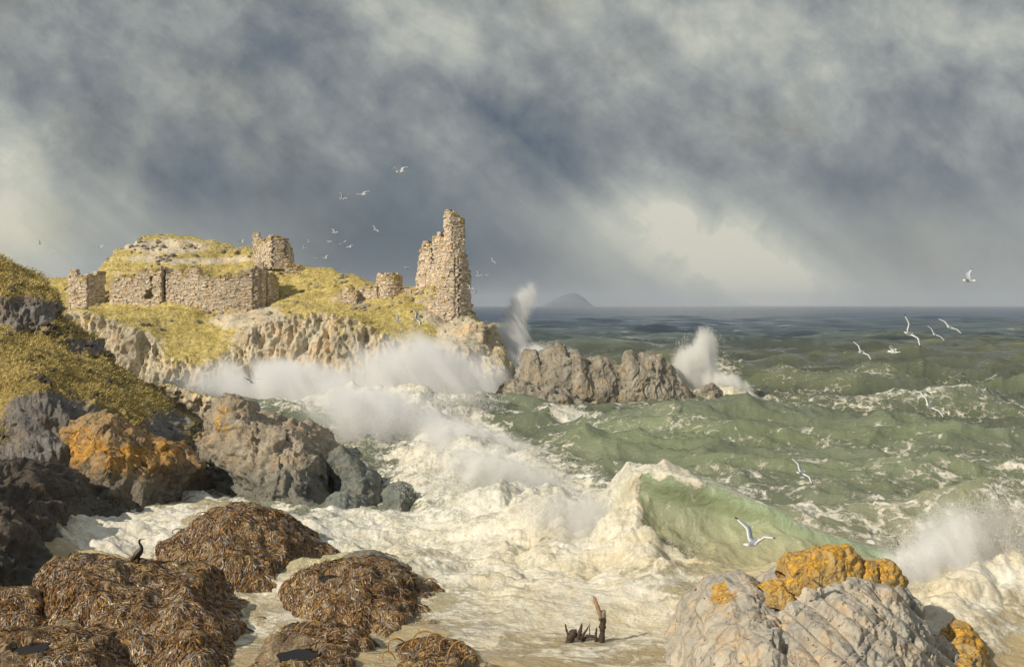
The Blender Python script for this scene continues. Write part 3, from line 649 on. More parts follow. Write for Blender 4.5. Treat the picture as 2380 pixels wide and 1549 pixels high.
# ------------------------------------------------------------------ weed-covered rocks in the foreground
def fronds(rockobj, G, N, n, Lm=0.7, wd=0.035, seed=0, lift=0.018, bald=None, curl=0.5, minlen=0.25):
    """ribbons of wrack hanging down the slope of a rock; G is its surface grid (row 0 = front foot)"""
    rg = np.random.default_rng(seed); n = int(n * 3.2); wd = wd * 0.50; Lm = Lm * 0.66
    nv, nu = G.shape[:2]
    vis = int(nv * 0.92)
    area = np.linalg.norm(np.cross(np.gradient(G, axis=0), np.gradient(G, axis=1)), axis=-1)
    area[vis:] = 0
    area *= (G[..., 2] > -0.25)
    if bald is not None:
        px, py = scr(G); area = area * (1 - bald(px, py))
    area = area * (0.04 + sst(fbm(G * 1.3, 3, seed + 77), -0.35, 0.15))
    pr = (area / area.sum()).ravel()
    idx = rg.choice(nv * nu, n, p=pr)
    v0, u0 = idx // nu + rg.random(n), (idx % nu) + rg.random(n) - 0.5
    def sample(A, v, u):
        v = np.clip(v, 0, nv - 1.001); u = np.clip(u, 0, nu - 1.001)
        i = v.astype(int); j = u.astype(int); fv = (v - i)[:, None]; fu = (u - j)[:, None]
        return (A[i, j] * (1 - fu) + A[i, j + 1] * fu) * (1 - fv) + (A[i + 1, j] * (1 - fu) + A[i + 1, j + 1] * fu) * fv
    GU = np.gradient(G, axis=1); GV = np.gradient(G, axis=0)
    K = 7
    L = Lm * (0.5 + rg.random(n) * 1.1)
    ang = rg.normal(size=n) * 0.5
    seg = L / (K - 1)
    pts = []; nrm = []
    v, u = v0.copy(), u0.copy()
    swirl = fbm(np.stack([sample(G, v, u)[:, 0] * 0.8, sample(G, v, u)[:, 1] * 0.8, np.zeros(n)], -1), 3, seed + 50) * 2.6
    for k in range(K):
        p = sample(G, v, u); nn = sample(N, v, u)
        pts.append(p); nrm.append(nn)
        gu = sample(GU, v, u); gv = sample(GV, v, u)
        g = np.array([0, 0, -1.0]) - nn * (-nn[:, 2:3])
        g = g + 0.12 * np.stack([np.cos(swirl), np.sin(swirl), np.zeros(n)], -1)
        g /= np.maximum(np.linalg.norm(g, axis=1, keepdims=True), 1e-6)
        side = np.cross(nn, g)
        aa = ang + (k / K) * curl * np.sin(idx * 0.37) * 2
        d = g * np.cos(aa)[:, None] + side * np.sin(aa)[:, None]
        d *= seg[:, None]
        # solve d = a*gu + b*gv
        guu = (gu * gu).sum(1); gvv = (gv * gv).sum(1); guv = (gu * gv).sum(1); du = (d * gu).sum(1); dv_ = (d * gv).sum(1)
        det = np.maximum(guu * gvv - guv ** 2, 1e-9)
        u = u + np.clip((du * gvv - dv_ * guv) / det, -9, 9); v = v + np.clip((dv_ * guu - du * guv) / det, -9, 9)
    pts = np.array(pts); nrm = np.array(nrm)
    ks = np.arange(K) / (K - 1)
    l0 = lift * (0.3 + rg.random(n) * 1.6)
    wave = np.sin(ks[:, None] * 9 + rg.random(n)[None] * 6) * 0.012
    off = l0[None] * np.sin(np.pi * (0.15 + 0.85 * ks))[:, None] * 1.2 + wave + 0.01
    pts = pts + nrm * off[..., None]
    tg = np.gradient(pts, axis=0); sd = np.cross(tg, nrm); sd /= np.maximum(np.linalg.norm(sd, axis=-1, keepdims=True), 1e-6)
    tw = rg.normal(size=n)[None] * 0.45 + ks[:, None] * rg.normal(size=n)[None]
    sd = sd * np.cos(tw)[..., None] + nrm * np.sin(tw)[..., None]
    wdt = wd * (0.5 + rg.random(n)[None] * 0.9) * (np.sin(np.pi * np.clip(ks * 0.92 + 0.06, 0, 1)) ** 0.5)[:, None] * (1 + 0.35 * np.sin(ks[:, None] * 14 + rg.random(n)[None] * 6))
    A = pts - sd * wdt[..., None]; B = pts + sd * wdt[..., None]
    V = np.stack([A, B], 2)            # K,n,2,3
    V = V.transpose(1, 0, 2, 3).reshape(-1, 3)
    base = (np.arange(n) * K * 2)[:, None, None]
    k_ = (np.arange(K - 1) * 2)[None, :, None]
    F = (base + k_ + np.array([0, 1, 3, 2])[None, None, :]).reshape(-1, 4)
    o = mesh_from('seaweed', V, F, 4, M['weed'], origin=tuple(rockobj.location), parent=rockobj)
    o['kind'] = 'stuff'
    return o

HOL = {}
def hollow(cx, cy, rx, ry, depth):
    def f(G):
        px, py = scr(G); nf = int(len(G) * 0.8)
        i = np.argmin(((px[:nf] - cx) ** 2 + (py[:nf] - cy) ** 2).ravel())
        x0, y0, z0 = G[:nf].reshape(-1, 3)[i]
        a_, b_ = rx / FPX * y0, ry / FPX * y0 / ((CAM_H - z0) / y0)
        HOL[(cx, cy)] = (x0, y0, z0, a_, b_)
        r = np.sqrt(((G[..., 0] - x0) / a_) ** 2 + ((G[..., 1] - y0) / b_) ** 2) + 0.12 * perlin(G * 2.5, 3)
        G = G.copy(); w_ = sst(r, 1.30, 0.95) * (np.abs(G[..., 2] - z0) < 1.2)
        G[..., 2] = G[..., 2] * (1 - w_) + (z0 - 0.13 - depth * sst(r, 0.95, 0.6)) * w_ + 0.05 * np.exp(-((r - 1.25) / .15) ** 2) * (np.abs(G[..., 2] - z0) < 1.2)
        return G
    return f
def chain(*fs):
    def f(G):
        for g in fs: G = g(G)
        return G
    return f
def pool(rockobj, G, cx, cy, rx, ry):
    """dark still water lying in a hollow"""
    x0, y0, z, ex, ey = HOL[(cx, cy)]; ctr = (x0, y0); ex *= 0.97; ey *= 0.97; z = z - 0.10
    a = np.linspace(0, 2 * np.pi, 40, endpoint=False)
    V = np.array([[ctr[0], ctr[1], z]] + [[ctr[0] + ex * math.cos(t) * k, ctr[1] + ey * math.sin(t) * k, z] for t in a for k in (1 + .12 * math.sin(3 * t + cx) + .06 * math.sin(7 * t),)])
    F = np.array([[0, 1 + i, 1 + (i + 1) % 40] for i in range(40)])
    o = mesh_from('pool', V, F, 3, M['pool'], origin=tuple(rockobj.location), parent=rockobj)
    return o

WR = []
def weedrock(label, sk, ft, yc, n, seed, Lm=0.7, wd=0.03, hollows=(), bald=None, mt='weedrock', wide=1.09, **kw):
    carve = chain(*[hollow(*h) for h in hollows]) if hollows else None
    args = dict(amp=0.36, fs=0.9, blocky=0.0, nu=260, nf=170, e=(1.15, 0.85), ridge=0.7, lump=1.3, seed=seed)
    args.update(kw)
    xm_ = (sk[0][0] + sk[-1][0]) / 2
    sk = [(xm_ + (a_ - xm_) * wide, b_) for a_, b_ in sk]; ft = [(xm_ + (a_ - xm_) * wide, b_) for a_, b_ in ft]
    o, G, N = rock('weedy_rock', label, sk, ft, yc, M[mt], 'rock', carve=carve, group='seaweed covered rocks in the foreground', **args)
    for h in hollows: pool(o, G, *h[:4])
    def bd(px, py):
        b = np.zeros_like(px)
        for h in hollows: b = np.maximum(b, np.exp(-((((px - h[0]) / h[2] / 1.25) ** 2 + ((py - h[1]) / h[3] / 1.5) ** 2) ** 2)))
        if bald: b = np.maximum(b, bald(px, py))
        return np.clip(b * 1.2, 0, 0.995)
    fronds(o, G, N, n, Lm, wd, seed, bald=bd)
    WR.append((o, G, N))
    return o, G, N

weedrock('high seaweed covered rock behind the cormorant with a pale bare flank',
         [(382, 1305), (389, 1265), (410, 1234), (440, 1213), (480, 1184), (520, 1166), (565, 1169), (600, 1178), (640, 1200), (665, 1222), (690, 1240), (720, 1255), (750, 1270), (778, 1294)],
         [(384, 1312), (420, 1345), (480, 1380), (560, 1388), (640, 1378), (700, 1350), (776, 1305)], 35.2, 9000, 101, 0.75, 0.032,
         bald=lambda px, py: 0.85 * ell2(px, py, 490, 1310, 55, 40))
CB = weedrock('long dark seaweed covered rock that the cormorant stands on',
         [(98, 1378), (108, 1335), (135, 1300), (170, 1284), (220, 1289), (260, 1296), (300, 1300), (345, 1305), (400, 1306), (440, 1316), (480, 1340), (520, 1365), (560, 1388), (600, 1418), (632, 1455)],
         [(100, 1390), (150, 1455), (250, 1500), (350, 1530), (450, 1550), (560, 1535), (630, 1470)], 29.6, 13000, 102, 0.8, 0.03, amp=0.34, lump=1.5)
weedrock('seaweed covered rock at the left edge below the dark wet rock',
         [(-120, 1372), (-40, 1362), (0, 1368), (40, 1358), (80, 1361), (120, 1384), (150, 1408), (190, 1450)],
         [(-120, 1480), (0, 1500), (100, 1500), (188, 1465)], 29.0, 5000, 103, 0.6, 0.028)
weedrock('seaweed covered rock in the bottom left corner with two small hollows',
         [(-120, 1470), (-40, 1440), (0, 1436), (60, 1424), (130, 1420), (200, 1434), (250, 1462), (300, 1497), (345, 1535), (380, 1580), (400, 1640)],
         [(-120, 1740), (60, 1790), (250, 1760), (400, 1680)], 25.0, 9000, 104, 0.65, 0.026, hollows=((104, 1441, 36, 15, 0.22), (52, 1474, 20, 9, 0.14)),
         bald=lambda px, py: 0.9 * ell2(px, py, 20, 1505, 55, 22))
weedrock('seaweed covered rock with a round pool, in front of a bare grey one',
         [(664, 1385), (680, 1348), (710, 1322), (750, 1306), (800, 1298), (850, 1291), (890, 1302), (925, 1325), (955, 1350), (985, 1346), (1010, 1350), (1040, 1368), (1070, 1396), (1104, 1436)],
         [(666, 1392), (700, 1420), (760, 1448), (850, 1465), (950, 1468), (1040, 1462), (1100, 1442)], 31.0, 9000, 105, 0.6, 0.028, hollows=((768, 1336, 24, 10, 0.2),),
         bald=lambda px, py: 0.85 * ell2(px, py, 985, 1440, 50, 28) + 0.7 * ell2(px, py, 1030, 1405, 45, 22))
weedrock('seaweed covered rock at the bottom edge with a large dark pool',
         [(560, 1600), (568, 1545), (592, 1500), (620, 1464), (650, 1450), (700, 1444), (740, 1446), (780, 1454), (830, 1480), (866, 1508), (888, 1545), (900, 1610)],
         [(560, 1660), (700, 1730), (830, 1710), (900, 1660)], 25.2, 7500, 106, 0.55, 0.026, hollows=((690, 1500, 50, 19, 0.26),),
         bald=lambda px, py: 0.9 * ell2(px, py, 625, 1500, 45, 45) + 0.6 * ell2(px, py, 640, 1545, 50, 25))
GG = weedrock('small seaweed covered rock with looping fronds at the bottom edge',
         [(880, 1600), (895, 1535), (930, 1500), (960, 1488), (1000, 1481), (1040, 1490), (1080, 1514), (1112, 1540), (1150, 1600)],
         [(880, 1650), (1000, 1700), (1150, 1660)], 24.4, 4500, 107, 0.5, 0.026)
gr, _, _ = rock('rock', 'bare grey rock emerging from the foam behind the rock with the round pool', [(786, 1318), (805, 1290), (828, 1278), (865, 1276), (905, 1288), (945, 1308), (975, 1332), (998, 1360)],
         [(788, 1330), (880, 1360), (996, 1368)], 33.2, M['grey'], 'rock', amp=0.15, fs=1.0, nu=140, nf=70, seed=109)

# looping fronds standing proud of the rocks
def tube(pts, rad, sides=7):
    pts = np.asarray(pts, float); n = len(pts)
    rad = np.full(n, rad) if np.isscalar(rad) else np.asarray(rad, float)
    tg = np.gradient(pts, axis=0); tg /= np.linalg.norm(tg, axis=1)[:, None]
    ref = np.array([0.13, 0.21, 0.97]); a = np.cross(tg, ref); a /= np.linalg.norm(a, axis=1)[:, None]; b = np.cross(tg, a)
    an = np.arange(sides) / sides * 2 * np.pi
    V = pts[:, None] + rad[:, None, None] * (np.cos(an)[None, :, None] * a[:, None] + np.sin(an)[None, :, None] * b[:, None])
    F = []
    for i in range(n - 1):
        for j in range(sides):
            F.append([i * sides + j, i * sides + (j + 1) % sides, (i + 1) * sides + (j + 1) % sides, (i + 1) * sides + j])
    return V.reshape(-1, 3), np.array(F)
def loops(rockobj, spots, Y, r0=0.18, seed=0):
    rg = np.random.default_rng(seed)
    for (px, py, wpx, hpx) in spots:
        c = P(px, py, Y); w_, h_ = wpx / FPX * Y, hpx / FPX * Y
        t = np.linspace(0, np.pi, 12)
        dyy = rg.normal() * 0.1
        pts = np.stack([c[0] - np.cos(t) * w_ / 2 + np.sin(t) * rg.normal() * 0.05, c[1] + dyy * np.sin(t) + np.linspace(-.08, .08, 12), c[2] - 0.05 + np.sin(t) ** 0.8 * h_], -1)
        V, F = tube(pts, 0.022 * (1.15 - 0.4 * np.abs(np.cos(t))), 6)
        mesh_from('frond_loop', V, F, 4, M['weed'], origin=tuple(rockobj.location), parent=rockobj)
loops(GG[0], [(925, 1505, 42, 30), (945, 1512, 30, 24), (985, 1492, 55, 28), (1012, 1494, 40, 30), (1060, 1520, 40, 34), (1040, 1505, 34, 26), (1090, 1535, 34, 22), (905, 1530, 26, 22), (970, 1500, 34, 14)], 24.1, seed=5)
loops(WR[5][0], [(720, 1462, 40, 22), (790, 1470, 34, 18), (760, 1512, 36, 18), (700, 1455, 26, 14)], 25.0, seed=6)
loops(WR[4][0], [(686, 1352, 26, 26), (850, 1296, 26, 12), (820, 1300, 28, 12), (960, 1352, 30, 14), (1000, 1350, 30, 12)], 30.6, seed=7)
loops(WR[1][0], [(610, 1440, 28, 16), (330, 1312, 22, 8), (200, 1292, 30, 10), (250, 1298, 24, 9), (120, 1320, 20, 10)], 29.2, seed=8)
loops(WR[0][0], [(415, 1235, 26, 12), (470, 1193, 26, 9), (690, 1243, 26, 9)], 34.8, seed=9)

# ------------------------------------------------------------------ rough grass standing on the slopes
mt, n, bs, out = material('grass_blades')
geo = n.new('ShaderNodeNewGeometry'); r_ = geo.outputs['Random Per Island']
n.put(bs.inputs['Base Color'], n.ramp(n.m('ADD', n.m('MULTIPLY', r_, .7), n.m('MULTIPLY', n.noise(geo.outputs['Position'], .35, 4, .6), .5)), [(.15, (.10, .10, .03)), (.4, (.32, .26, .08)), (.65, (.54, .43, .15)), (.95, (.74, .59, .28))]))
bs.inputs['Roughness'].default_value = 0.8; bs.inputs['Specular IOR Level'].default_value = 0.15
M['blades'] = mt
mt2, n, bs, out = material('grass_blades_sunlit_hill')
geo = n.new('ShaderNodeNewGeometry'); r_ = geo.outputs['Random Per Island']
n.put(bs.inputs['Base Color'], n.ramp(n.m('ADD', n.m('MULTIPLY', r_, .6), n.m('MULTIPLY', n.noise(geo.outputs['Position'], .2, 4, .6), .6)), [(.2, (.24, .22, .07)), (.45, (.46, .38, .12)), (.65, (.66, .54, .20)), (.95, (.80, .68, .36))]))
bs.inputs['Roughness'].default_value = 0.8; bs.inputs['Specular IOR Level'].default_value = 0.15
def turf(label, G, N, gf, cnt, h, wd, mt, seed, rows):
    rg = np.random.default_rng(seed); G = G[:rows]; N = N[:rows]
    px, py = scr(G); g = gf(px.ravel(), py.ravel(), G.reshape(-1, 3), N.reshape(-1, 3)).reshape(px.shape)
    gap = sst(fbm(G * 0.5, 4, seed), -0.25, 0.25)
    ar = np.linalg.norm(np.cross(np.gradient(G, axis=0), np.gradient(G, axis=1)), axis=-1) * sst(g, .35, .6) * (px > -40) * (px < 1200) * (.15 + gap)
    idx = rg.choice(ar.size, cnt, p=(ar / ar.sum()).ravel())
    P0 = G.reshape(-1, 3)[idx] + rg.normal(size=(cnt, 3)) * np.array([.25, .25, 0.0]) * (1 if h < .3 else 1)
    nn = N.reshape(-1, 3)[idx]
    P0 = G.reshape(-1, 3)[idx] + (P0 - G.reshape(-1, 3)[idx]) - nn * ((P0 - G.reshape(-1, 3)[idx]) * nn).sum(1, keepdims=True) - nn * .03
    d = nn * .5 + np.array([0.35, 0.1, .7]) + rg.normal(size=(cnt, 3)) * .35; d /= np.linalg.norm(d, axis=1)[:, None]
    L = h * (.4 + rg.random(cnt) * .9) * (0.7 + 0.6 * gap.ravel()[idx]); sd = np.cross(d, rg.normal(size=(cnt, 3))); sd /= np.linalg.norm(sd, axis=1)[:, None]
    bend = np.array([.5, .0, -.35])
    a = P0; b = P0 + d * (L * .55)[:, None]; c = P0 + (d + bend * .6) * L[:, None]
    w_ = (wd * (.6 + rg.random(cnt) * .8))[:, None]
    V = np.stack([a - sd * w_, a + sd * w_, b + sd * w_ * .8, b - sd * w_ * .8, c + sd * w_ * .15, c - sd * w_ * .15], 1).reshape(-1, 3)
    bse = (np.arange(cnt) * 6)[:, None, None]
    F = (bse + np.array([[0, 1, 2, 3], [3, 2, 4, 5]])[None]).reshape(-1, 4)
    o = mesh_from('grass', V, F, 4, mt); tag(o, label, 'grass', kind='stuff')
turf('rough brown grass on the near cliff', CG, CN, cl_grass, 70000, 0.15, 0.016, M['blades'], 5, 345)
turf('sunlit yellow turf round the castle', HG, HN, hd_grass, 60000, 0.11, 0.026, mt2, 6, 300)

# ------------------------------------------------------------------ fallen stones and dark scrub on the slopes
def rubble(label, G, N, cnt, s0, s1, mt, seed, rows, wf):
    rg = np.random.default_rng(seed); G = G[:rows]; N = N[:rows]; px, py = scr(G)
    ar = np.linalg.norm(np.cross(np.gradient(G, axis=0), np.gradient(G, axis=1)), axis=-1) * wf(px, py) * (px > -30) * sst(fbm(G * .35, 3, seed), -.1, .3)
    idx = rg.choice(ar.size, cnt, p=(ar / ar.sum()).ravel())
    bm = bmesh.new(); bmesh.ops.create_icosphere(bm, subdivisions=2, radius=1.0)
    sv = np.array([v.co[:] for v in bm.verts]); sf = np.array([[v.index for v in f.verts] for f in bm.faces]); bm.free()
    VV, FF = [], []
    for k, i in enumerate(idx):
        s_ = (s0 + (s1 - s0) * rg.random() ** 2.2) * np.array([1, .8 + .4 * rg.random(), .5 + .4 * rg.random()])
        v = sv * (1 + 0.45 * perlin(sv * 1.1 + k * 7.7, 2)[:, None]); v = np.round(v * 2.4) / 2.4 * .35 + v * .65
        a_ = rg.random() * 6.28; c_, q_ = math.cos(a_), math.sin(a_)
        v = v * s_; v = np.stack([v[:, 0] * c_ - v[:, 1] * q_, v[:, 0] * q_ + v[:, 1] * c_, v[:, 2]], -1)
        VV.append(v + G.reshape(-1, 3)[i] + np.array([0, 0, s_[2] * .15])); FF.append(sf + k * len(sv))
    o = mesh_from('rubble', np.vstack(VV), np.vstack(FF), 3, mt, smooth=False); tag(o, label, 'rubble', kind='stuff')
rubble('fallen stones scattered over the castle hill', HG, HN, 420, 0.10, 0.42, M['stack'], 15, 300, lambda px, py: 1.0 * (py < 770) + 3 * ell2(px, py, 400, 590, 160, 25) + 3 * ell2(px, py, 880, 715, 90, 18) + 3 * ell2(px, py, 430, 712, 180, 12))
rubble('dark stones and scrub scattered over the near cliff', CG, CN, 420, 0.06, 0.30, M['dark'], 16, 345, lambda px, py: 0.5 + 2 * ell2(px, py, 120, 895, 130, 25) + 2 * ell2(px, py, 70, 770, 90, 20) + 2 * ell2(px, py, 220, 850, 60, 30))

# ------------------------------------------------------------------ the sea
def foam_zone(px, py):
    """how broken and white the water is, by place"""
    z = np.zeros_like(px)
    def e(cx, cy, rx, ry, rot, a, p=1.5):
        c, s = math.cos(R(rot)), math.sin(R(rot)); dx_, dy_ = px - cx, py - cy
        u = (dx_ * c + dy_ * s) / rx; v = (-dx_ * s + dy_ * c) / ry
        return a * np.exp(-(u * u + v * v) ** p)
    for q in ((1000, 1010, 420, 110, 22, 1.0), (1230, 1190, 460, 135, 18, 1.1), (850, 940, 330, 70, 5, 1.0), (1450, 1290, 240, 110, 10, 1.1), (700, 880, 300, 60, 0, 0.9),
              (1100, 940, 160, 60, 0, 0.7), (1340, 985, 90, 22, 5, 0.95), (1680, 935, 160, 26, 8, 0.85), (1500, 955, 330, 14, 0, 0.55), (1230, 905, 70, 50, 0, 0.6),
              (2180, 1420, 330, 170, -10, 1.0), (2380, 1300, 200, 220, 0, 0.8), (1900, 1240, 260, 60, 8, 0.35),
              (960, 1250, 460, 95, 0, 1.0), (1300, 1400, 480, 100, 0, 0.9), (300, 1230, 260, 80, 0, 1.0), (480, 1140, 120, 60, 0, 0.8), (300, 1280, 230, 60, 0, 1.0), (420, 1040, 60, 110, 0, 1.0),
              (700, 1400, 240, 60, 0, 0.85), (480, 1440, 300, 120, 0, 0.75), (1000, 1490, 260, 50, 0, 0.7), (1500, 1450, 260, 60, 0, 0.82), (1250, 850, 120, 60, 0, 0.8),
              (1640, 860, 120, 50, 0, 0.7), (1180, 760, 60, 14, 0, 0.8), (1800, 995, 140, 16, 6, 0.35), (2050, 905, 120, 10, 0, 0.3), (1600, 1090, 260, 60, 12, 0.28),
              (1560, 1540, 260, 50, 0, 0.8), (1250, 1480, 460, 60, 0, 0.76), (1400, 1560, 500, 40, 0, 0.70), (1500, 1430, 220, 50, 0, 0.92), (1200, 1330, 420, 70, 0, 0.98)):
        z = np.maximum(z, e(*q))
    return z
pyr = np.concatenate([HY + np.geomspace(0.6, 22, 130), np.arange(732.6, 800, 0.8), np.arange(800, 960, 1.2), np.arange(960, 1620, 1.35), np.arange(1620, 2100, 6.0)])[::-1]
ur = np.concatenate([np.linspace(-1.1, -0.56, 60), np.arange(-0.555, 0.555, 0.00082), np.linspace(0.56, 1.1, 60)])
YY = np.where(pyr > 0, CAM_H * FPX / (pyr - HY), 0)[:, None] * np.ones((1, len(ur)))
XX = YY * ur[None, :]
YS, XS = YY.copy(), XX.copy()
SP = np.gradient(YY, axis=0) * -1
SP = np.abs(SP) * 0.5 + YY * 0.0008
spx, spy = CX + XX / YY * FPX, HY + CAM_H / YY * FPX
FZ = foam_zone(spx, spy)
def lod(wl): return sst(wl / np.maximum(SP, 1e-6), 1.3, 4.0)
Q = np.stack([XX, YY, np.zeros_like(XX)], -1)
wx = perlin(Q * 0.035, 1) * 7 + perlin(Q * 0.1, 2) * 2.2; wy = perlin(Q * 0.035, 3) * 9 + perlin(Q * 0.11, 4) * 2.4
def train(kx, ky, wl, amp, sharp=1.0, ph=0.0, wr=1.0):
    k = 2 * np.pi / wl; l = math.hypot(kx, ky)
    f = ((XX + wx * wr) * kx / l + (YY + wy * wr) * ky / l) * k + ph
    s = 1 - np.abs(np.sin(f / 2))
    return (s ** 1.4 * 1.7 - 0.75) * amp * lod(wl * 0.35)
H = 0
shel = 1 - 0.75 * sst(spy, 1330, 1440) - 0.35 * sst(FZ, 0.5, 0.9) * sst(spy, 960, 1100)
H = (train(0.25, -1, 13.0, 0.70) + train(-0.35, -1, 23.0, 0.85, ph=1.2) + train(0.5, -1, 7.5, 0.32, ph=2.0) + train(0.15, -1, 52.0, 0.8, ph=.7) * sst(YS, 110, 220) + train(-0.2, -1, 120.0, 1.3, ph=.3) * sst(YS, 300, 600)) * (1 + 0.5 * sst(YS, 60, 130)) * shel * (0.75 + 0.6 * perlin(Q * 0.03, 9))
def aniso(sx, sy, rot=-14):
    c, s = math.cos(R(rot)), math.sin(R(rot))
    return np.stack([(XX * c + YY * s) * sx, (-XX * s + YY * c) * sy, np.zeros_like(XX) + 0.3], -1)
n0_ = fbm(aniso(0.012, 0.035), 3, 11, ridged=True); H += n0_ * 1.4 * lod(20) * sst(YS, 180, 420)
n1_ = fbm(aniso(0.075, 0.22), 2, 12, sharp=True); H += (n1_) * 0.55 * lod(4) * shel
fgc = 1 - 0.75 * sst(spy, 1340, 1420)
n2_ = fbm(aniso(0.22, 0.60), 2, 15, sharp=True); H += n2_ * 0.24 * lod(2) * (0.3 + 0.7 * shel) * fgc
n3_ = fbm(aniso(0.65, 1.6, -18), 2, 18, ridged=True); H += n3_ * 0.11 * lod(0.8) * fgc
n4_ = fbm(aniso(1.8, 4.2, -10), 2, 21, ridged=True); H += n4_ * 0.035 * (0.4 + 0.6 * fgc) * lod(0.3)
n5_ = perlin(aniso(6.0, 10.0), 24); H += n5_ * 0.012 * lod(0.12)
# swells that heap up before the breaker: picture column of each end, distance, height
def ridge(x0, x1, yb, hgt, front, backl, bend=0.0, tilt=0.0, soft=2.0):
    xm = (x0 + x1) / 2; yc = yb + bend * ((XX - xm) / (x1 - x0) * 2) ** 2 + tilt * (XX - xm) + 0.5 * perlin(Q * 0.13, 33)
    s = YY - yc
    env = sst(XX, x0 - soft, x0 + soft) * sst(XX, x1 + soft, x1 - soft)
    pr = np.where(s < 0, sst(s, -front, 0) ** 1.3, np.exp(-(s / backl) ** 2))
    return hgt * env * pr, s, env
h1, s1, e1 = ridge(3.6, 30, 64, 1.5, 5.5, 7, 2.0, -0.06, 4); H += h1 * 0.9
h2, s2, e2 = ridge(8, 34, 50.5, 1.5, 5.0, 6, 1.0, -0.05, 4); H += h2 * 0.9
h3, s3, e3 = ridge(1.5, 14, 56.5, 1.3, 4.0, 5, 1.5, 0.05, 3); H += h3
h4, s4, e4 = ridge(-4, 5, 75, 1.0, 4, 5, 1.5, 0.0, 3); H += h4
# the breaker itself: concave green front, lip thrown forward
Hb = np.interp(XX, [3.2, 4.4, 5.6, 7.2, 9.0, 10.6, 12.6, 15.5], [0.3, 2.5, 3.15, 2.9, 2.05, 1.2, 0.5, 0.0]) * (XX > 3.0) * (XX < 15.5)
yb = 36.2 + 0.10 * (XX - 6) ** 2 * (XX < 6) * 0.8 - 0.12 * (XX - 6)
sb = YY - yb
prb = np.where(sb < 0, np.clip(1 + sb / 3.3, 0, 1) ** 1.7, np.exp(-(sb / 5.5) ** 2))
inb = prb * (Hb > 0.05)
H = H * (1 - 0.8 * np.clip(inb, 0, 1)) + Hb * prb + fbm(np.stack([XX * 1.7 + sb * .7, sb * 0.25, np.zeros_like(XX)], -1), 3, 66) * 0.10 * np.clip(inb, 0, 1) * (sb < 0.5)
lip = Hb * np.exp(-((sb + 0.05) / 0.55) ** 2)
YY = YY - lip * 0.34
# heaps of tumbling white water
bil = fbm(aniso(0.42, 0.42, 0), 4, 40, billow=True, gain=0.45)
bil2 = fbm(aniso(1.3, 1.3, 0), 4, 46, billow=True, gain=0.5)
def heap(cx, cy, rx, ry, rot, hgt):
    c, s = math.cos(R(rot)), math.sin(R(rot)); dx_, dy_ = spx - cx, spy - cy
    u = (dx_ * c + dy_ * s) / rx; v = (-dx_ * s + dy_ * c) / ry
    return hgt * np.exp(-(u * u + v * v) ** 1.2)
HPn = heap(1300, 1270, 240, 60, 14, 1.35) + heap(1490, 1330, 90, 36, 24, 0.9) + heap(1130, 1170, 260, 60, 15, 1.1) + heap(1020, 1040, 230, 60, 25, 1.2) + heap(860, 960, 200, 50, 10, 1.3) \
    + heap(2200, 1440, 200, 80, -5, 1.7) + heap(2400, 1330, 160, 110, 0, 1.8) + heap(1690, 938, 90, 22, 5, 1.4) + heap(430, 1060, 30, 60, 0, 0.8)
wz_ = sst(FZ, 0.35, 0.9) * sst(spy, 1440, 1330) + 0.25 * sst(FZ, 0.35, 0.9) * sst(spy, 1330, 1440)
H += HPn * (0.8 + 0.4 * bil) + wz_ * (bil * 0.20 + bil2 * 0.08 * lod(0.5) + fbm(aniso(3.1, 3.1, 0), 2, 49, billow=True) * 0.025 * lod(0.2))
shallow = sst(spy, 1390, 1500) * sst(spx, 1750, 1500) + sst(spx, 640, 420) * sst(spy, 1080, 1200)
H -= 0.22 * sst(spy, 1370, 1450)
# foam amount and water colour, light through thin water tinted in
steepf = -np.gradient(H, axis=0) / np.maximum(np.abs(np.gradient(YS, axis=0)), 1e-3)
crest = sst(n2_ * 0.5 + n1_ * 0.5 + n3_ * 0.35, 0.55, 1.0) * sst(YS, 320, 60) * 0.75
crest = np.maximum(crest, sst(n0_, 0.62, 0.8) * sst(YS, 150, 300) * 0.8)
foam = np.maximum(FZ * 1.0, (0.47 + 0.42 * perlin(Q * np.array([0.03, 0.06, 0.05]), 58) + 0.2 * perlin(Q * 0.2, 59)) * sst(YS, 300, 60))
foam = np.maximum(foam, crest * 0.75 * (0.5 + 0.7 * perlin(Q * 0.05, 60)))
for (hh, s_, e_) in ((h1, s1, e1), (h2, s2, e2), (h3, s3, e3), (h4, s4, e4)):
    foam = np.maximum(foam, 0.62 * e_ * np.exp(-((s_ - 0.1) / 0.7) ** 2) * (0.4 + 0.9 * np.abs(perlin(Q * 0.5, 62)) * 2))
foam = foam * (1 - 0.97 * sst(inb, 0.02, 0.12) * sst(XX, 4.1, 5.1) * sst(sb, 0.1, -0.5))
foam = np.maximum(foam, 0.90 * (Hb > 0.3) * np.exp(-((sb - 0.25) / 0.3) ** 2) * sst(XX, 12.0, 7.5))
stripe = (Hb > 0.2) * np.clip(prb, 0, 1) * (sb < 0) * sst(fbm(np.stack([XX * 1.6 + sb * 0.8, sb * 0.22, np.zeros_like(XX)], -1), 3, 64), 0.02, 0.35)
foam = np.maximum(foam, 0.74 * stripe)
def rgb(c): return np.array(c)[None, None, :]
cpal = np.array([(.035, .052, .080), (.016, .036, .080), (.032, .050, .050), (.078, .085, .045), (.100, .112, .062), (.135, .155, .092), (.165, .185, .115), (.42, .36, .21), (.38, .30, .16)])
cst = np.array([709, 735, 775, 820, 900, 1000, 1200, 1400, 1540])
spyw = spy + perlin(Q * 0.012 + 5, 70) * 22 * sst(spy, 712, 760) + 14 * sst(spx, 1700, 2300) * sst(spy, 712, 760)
wc = np.stack([np.interp(spyw, cst, cpal[:, k]) for k in range(3)], -1)
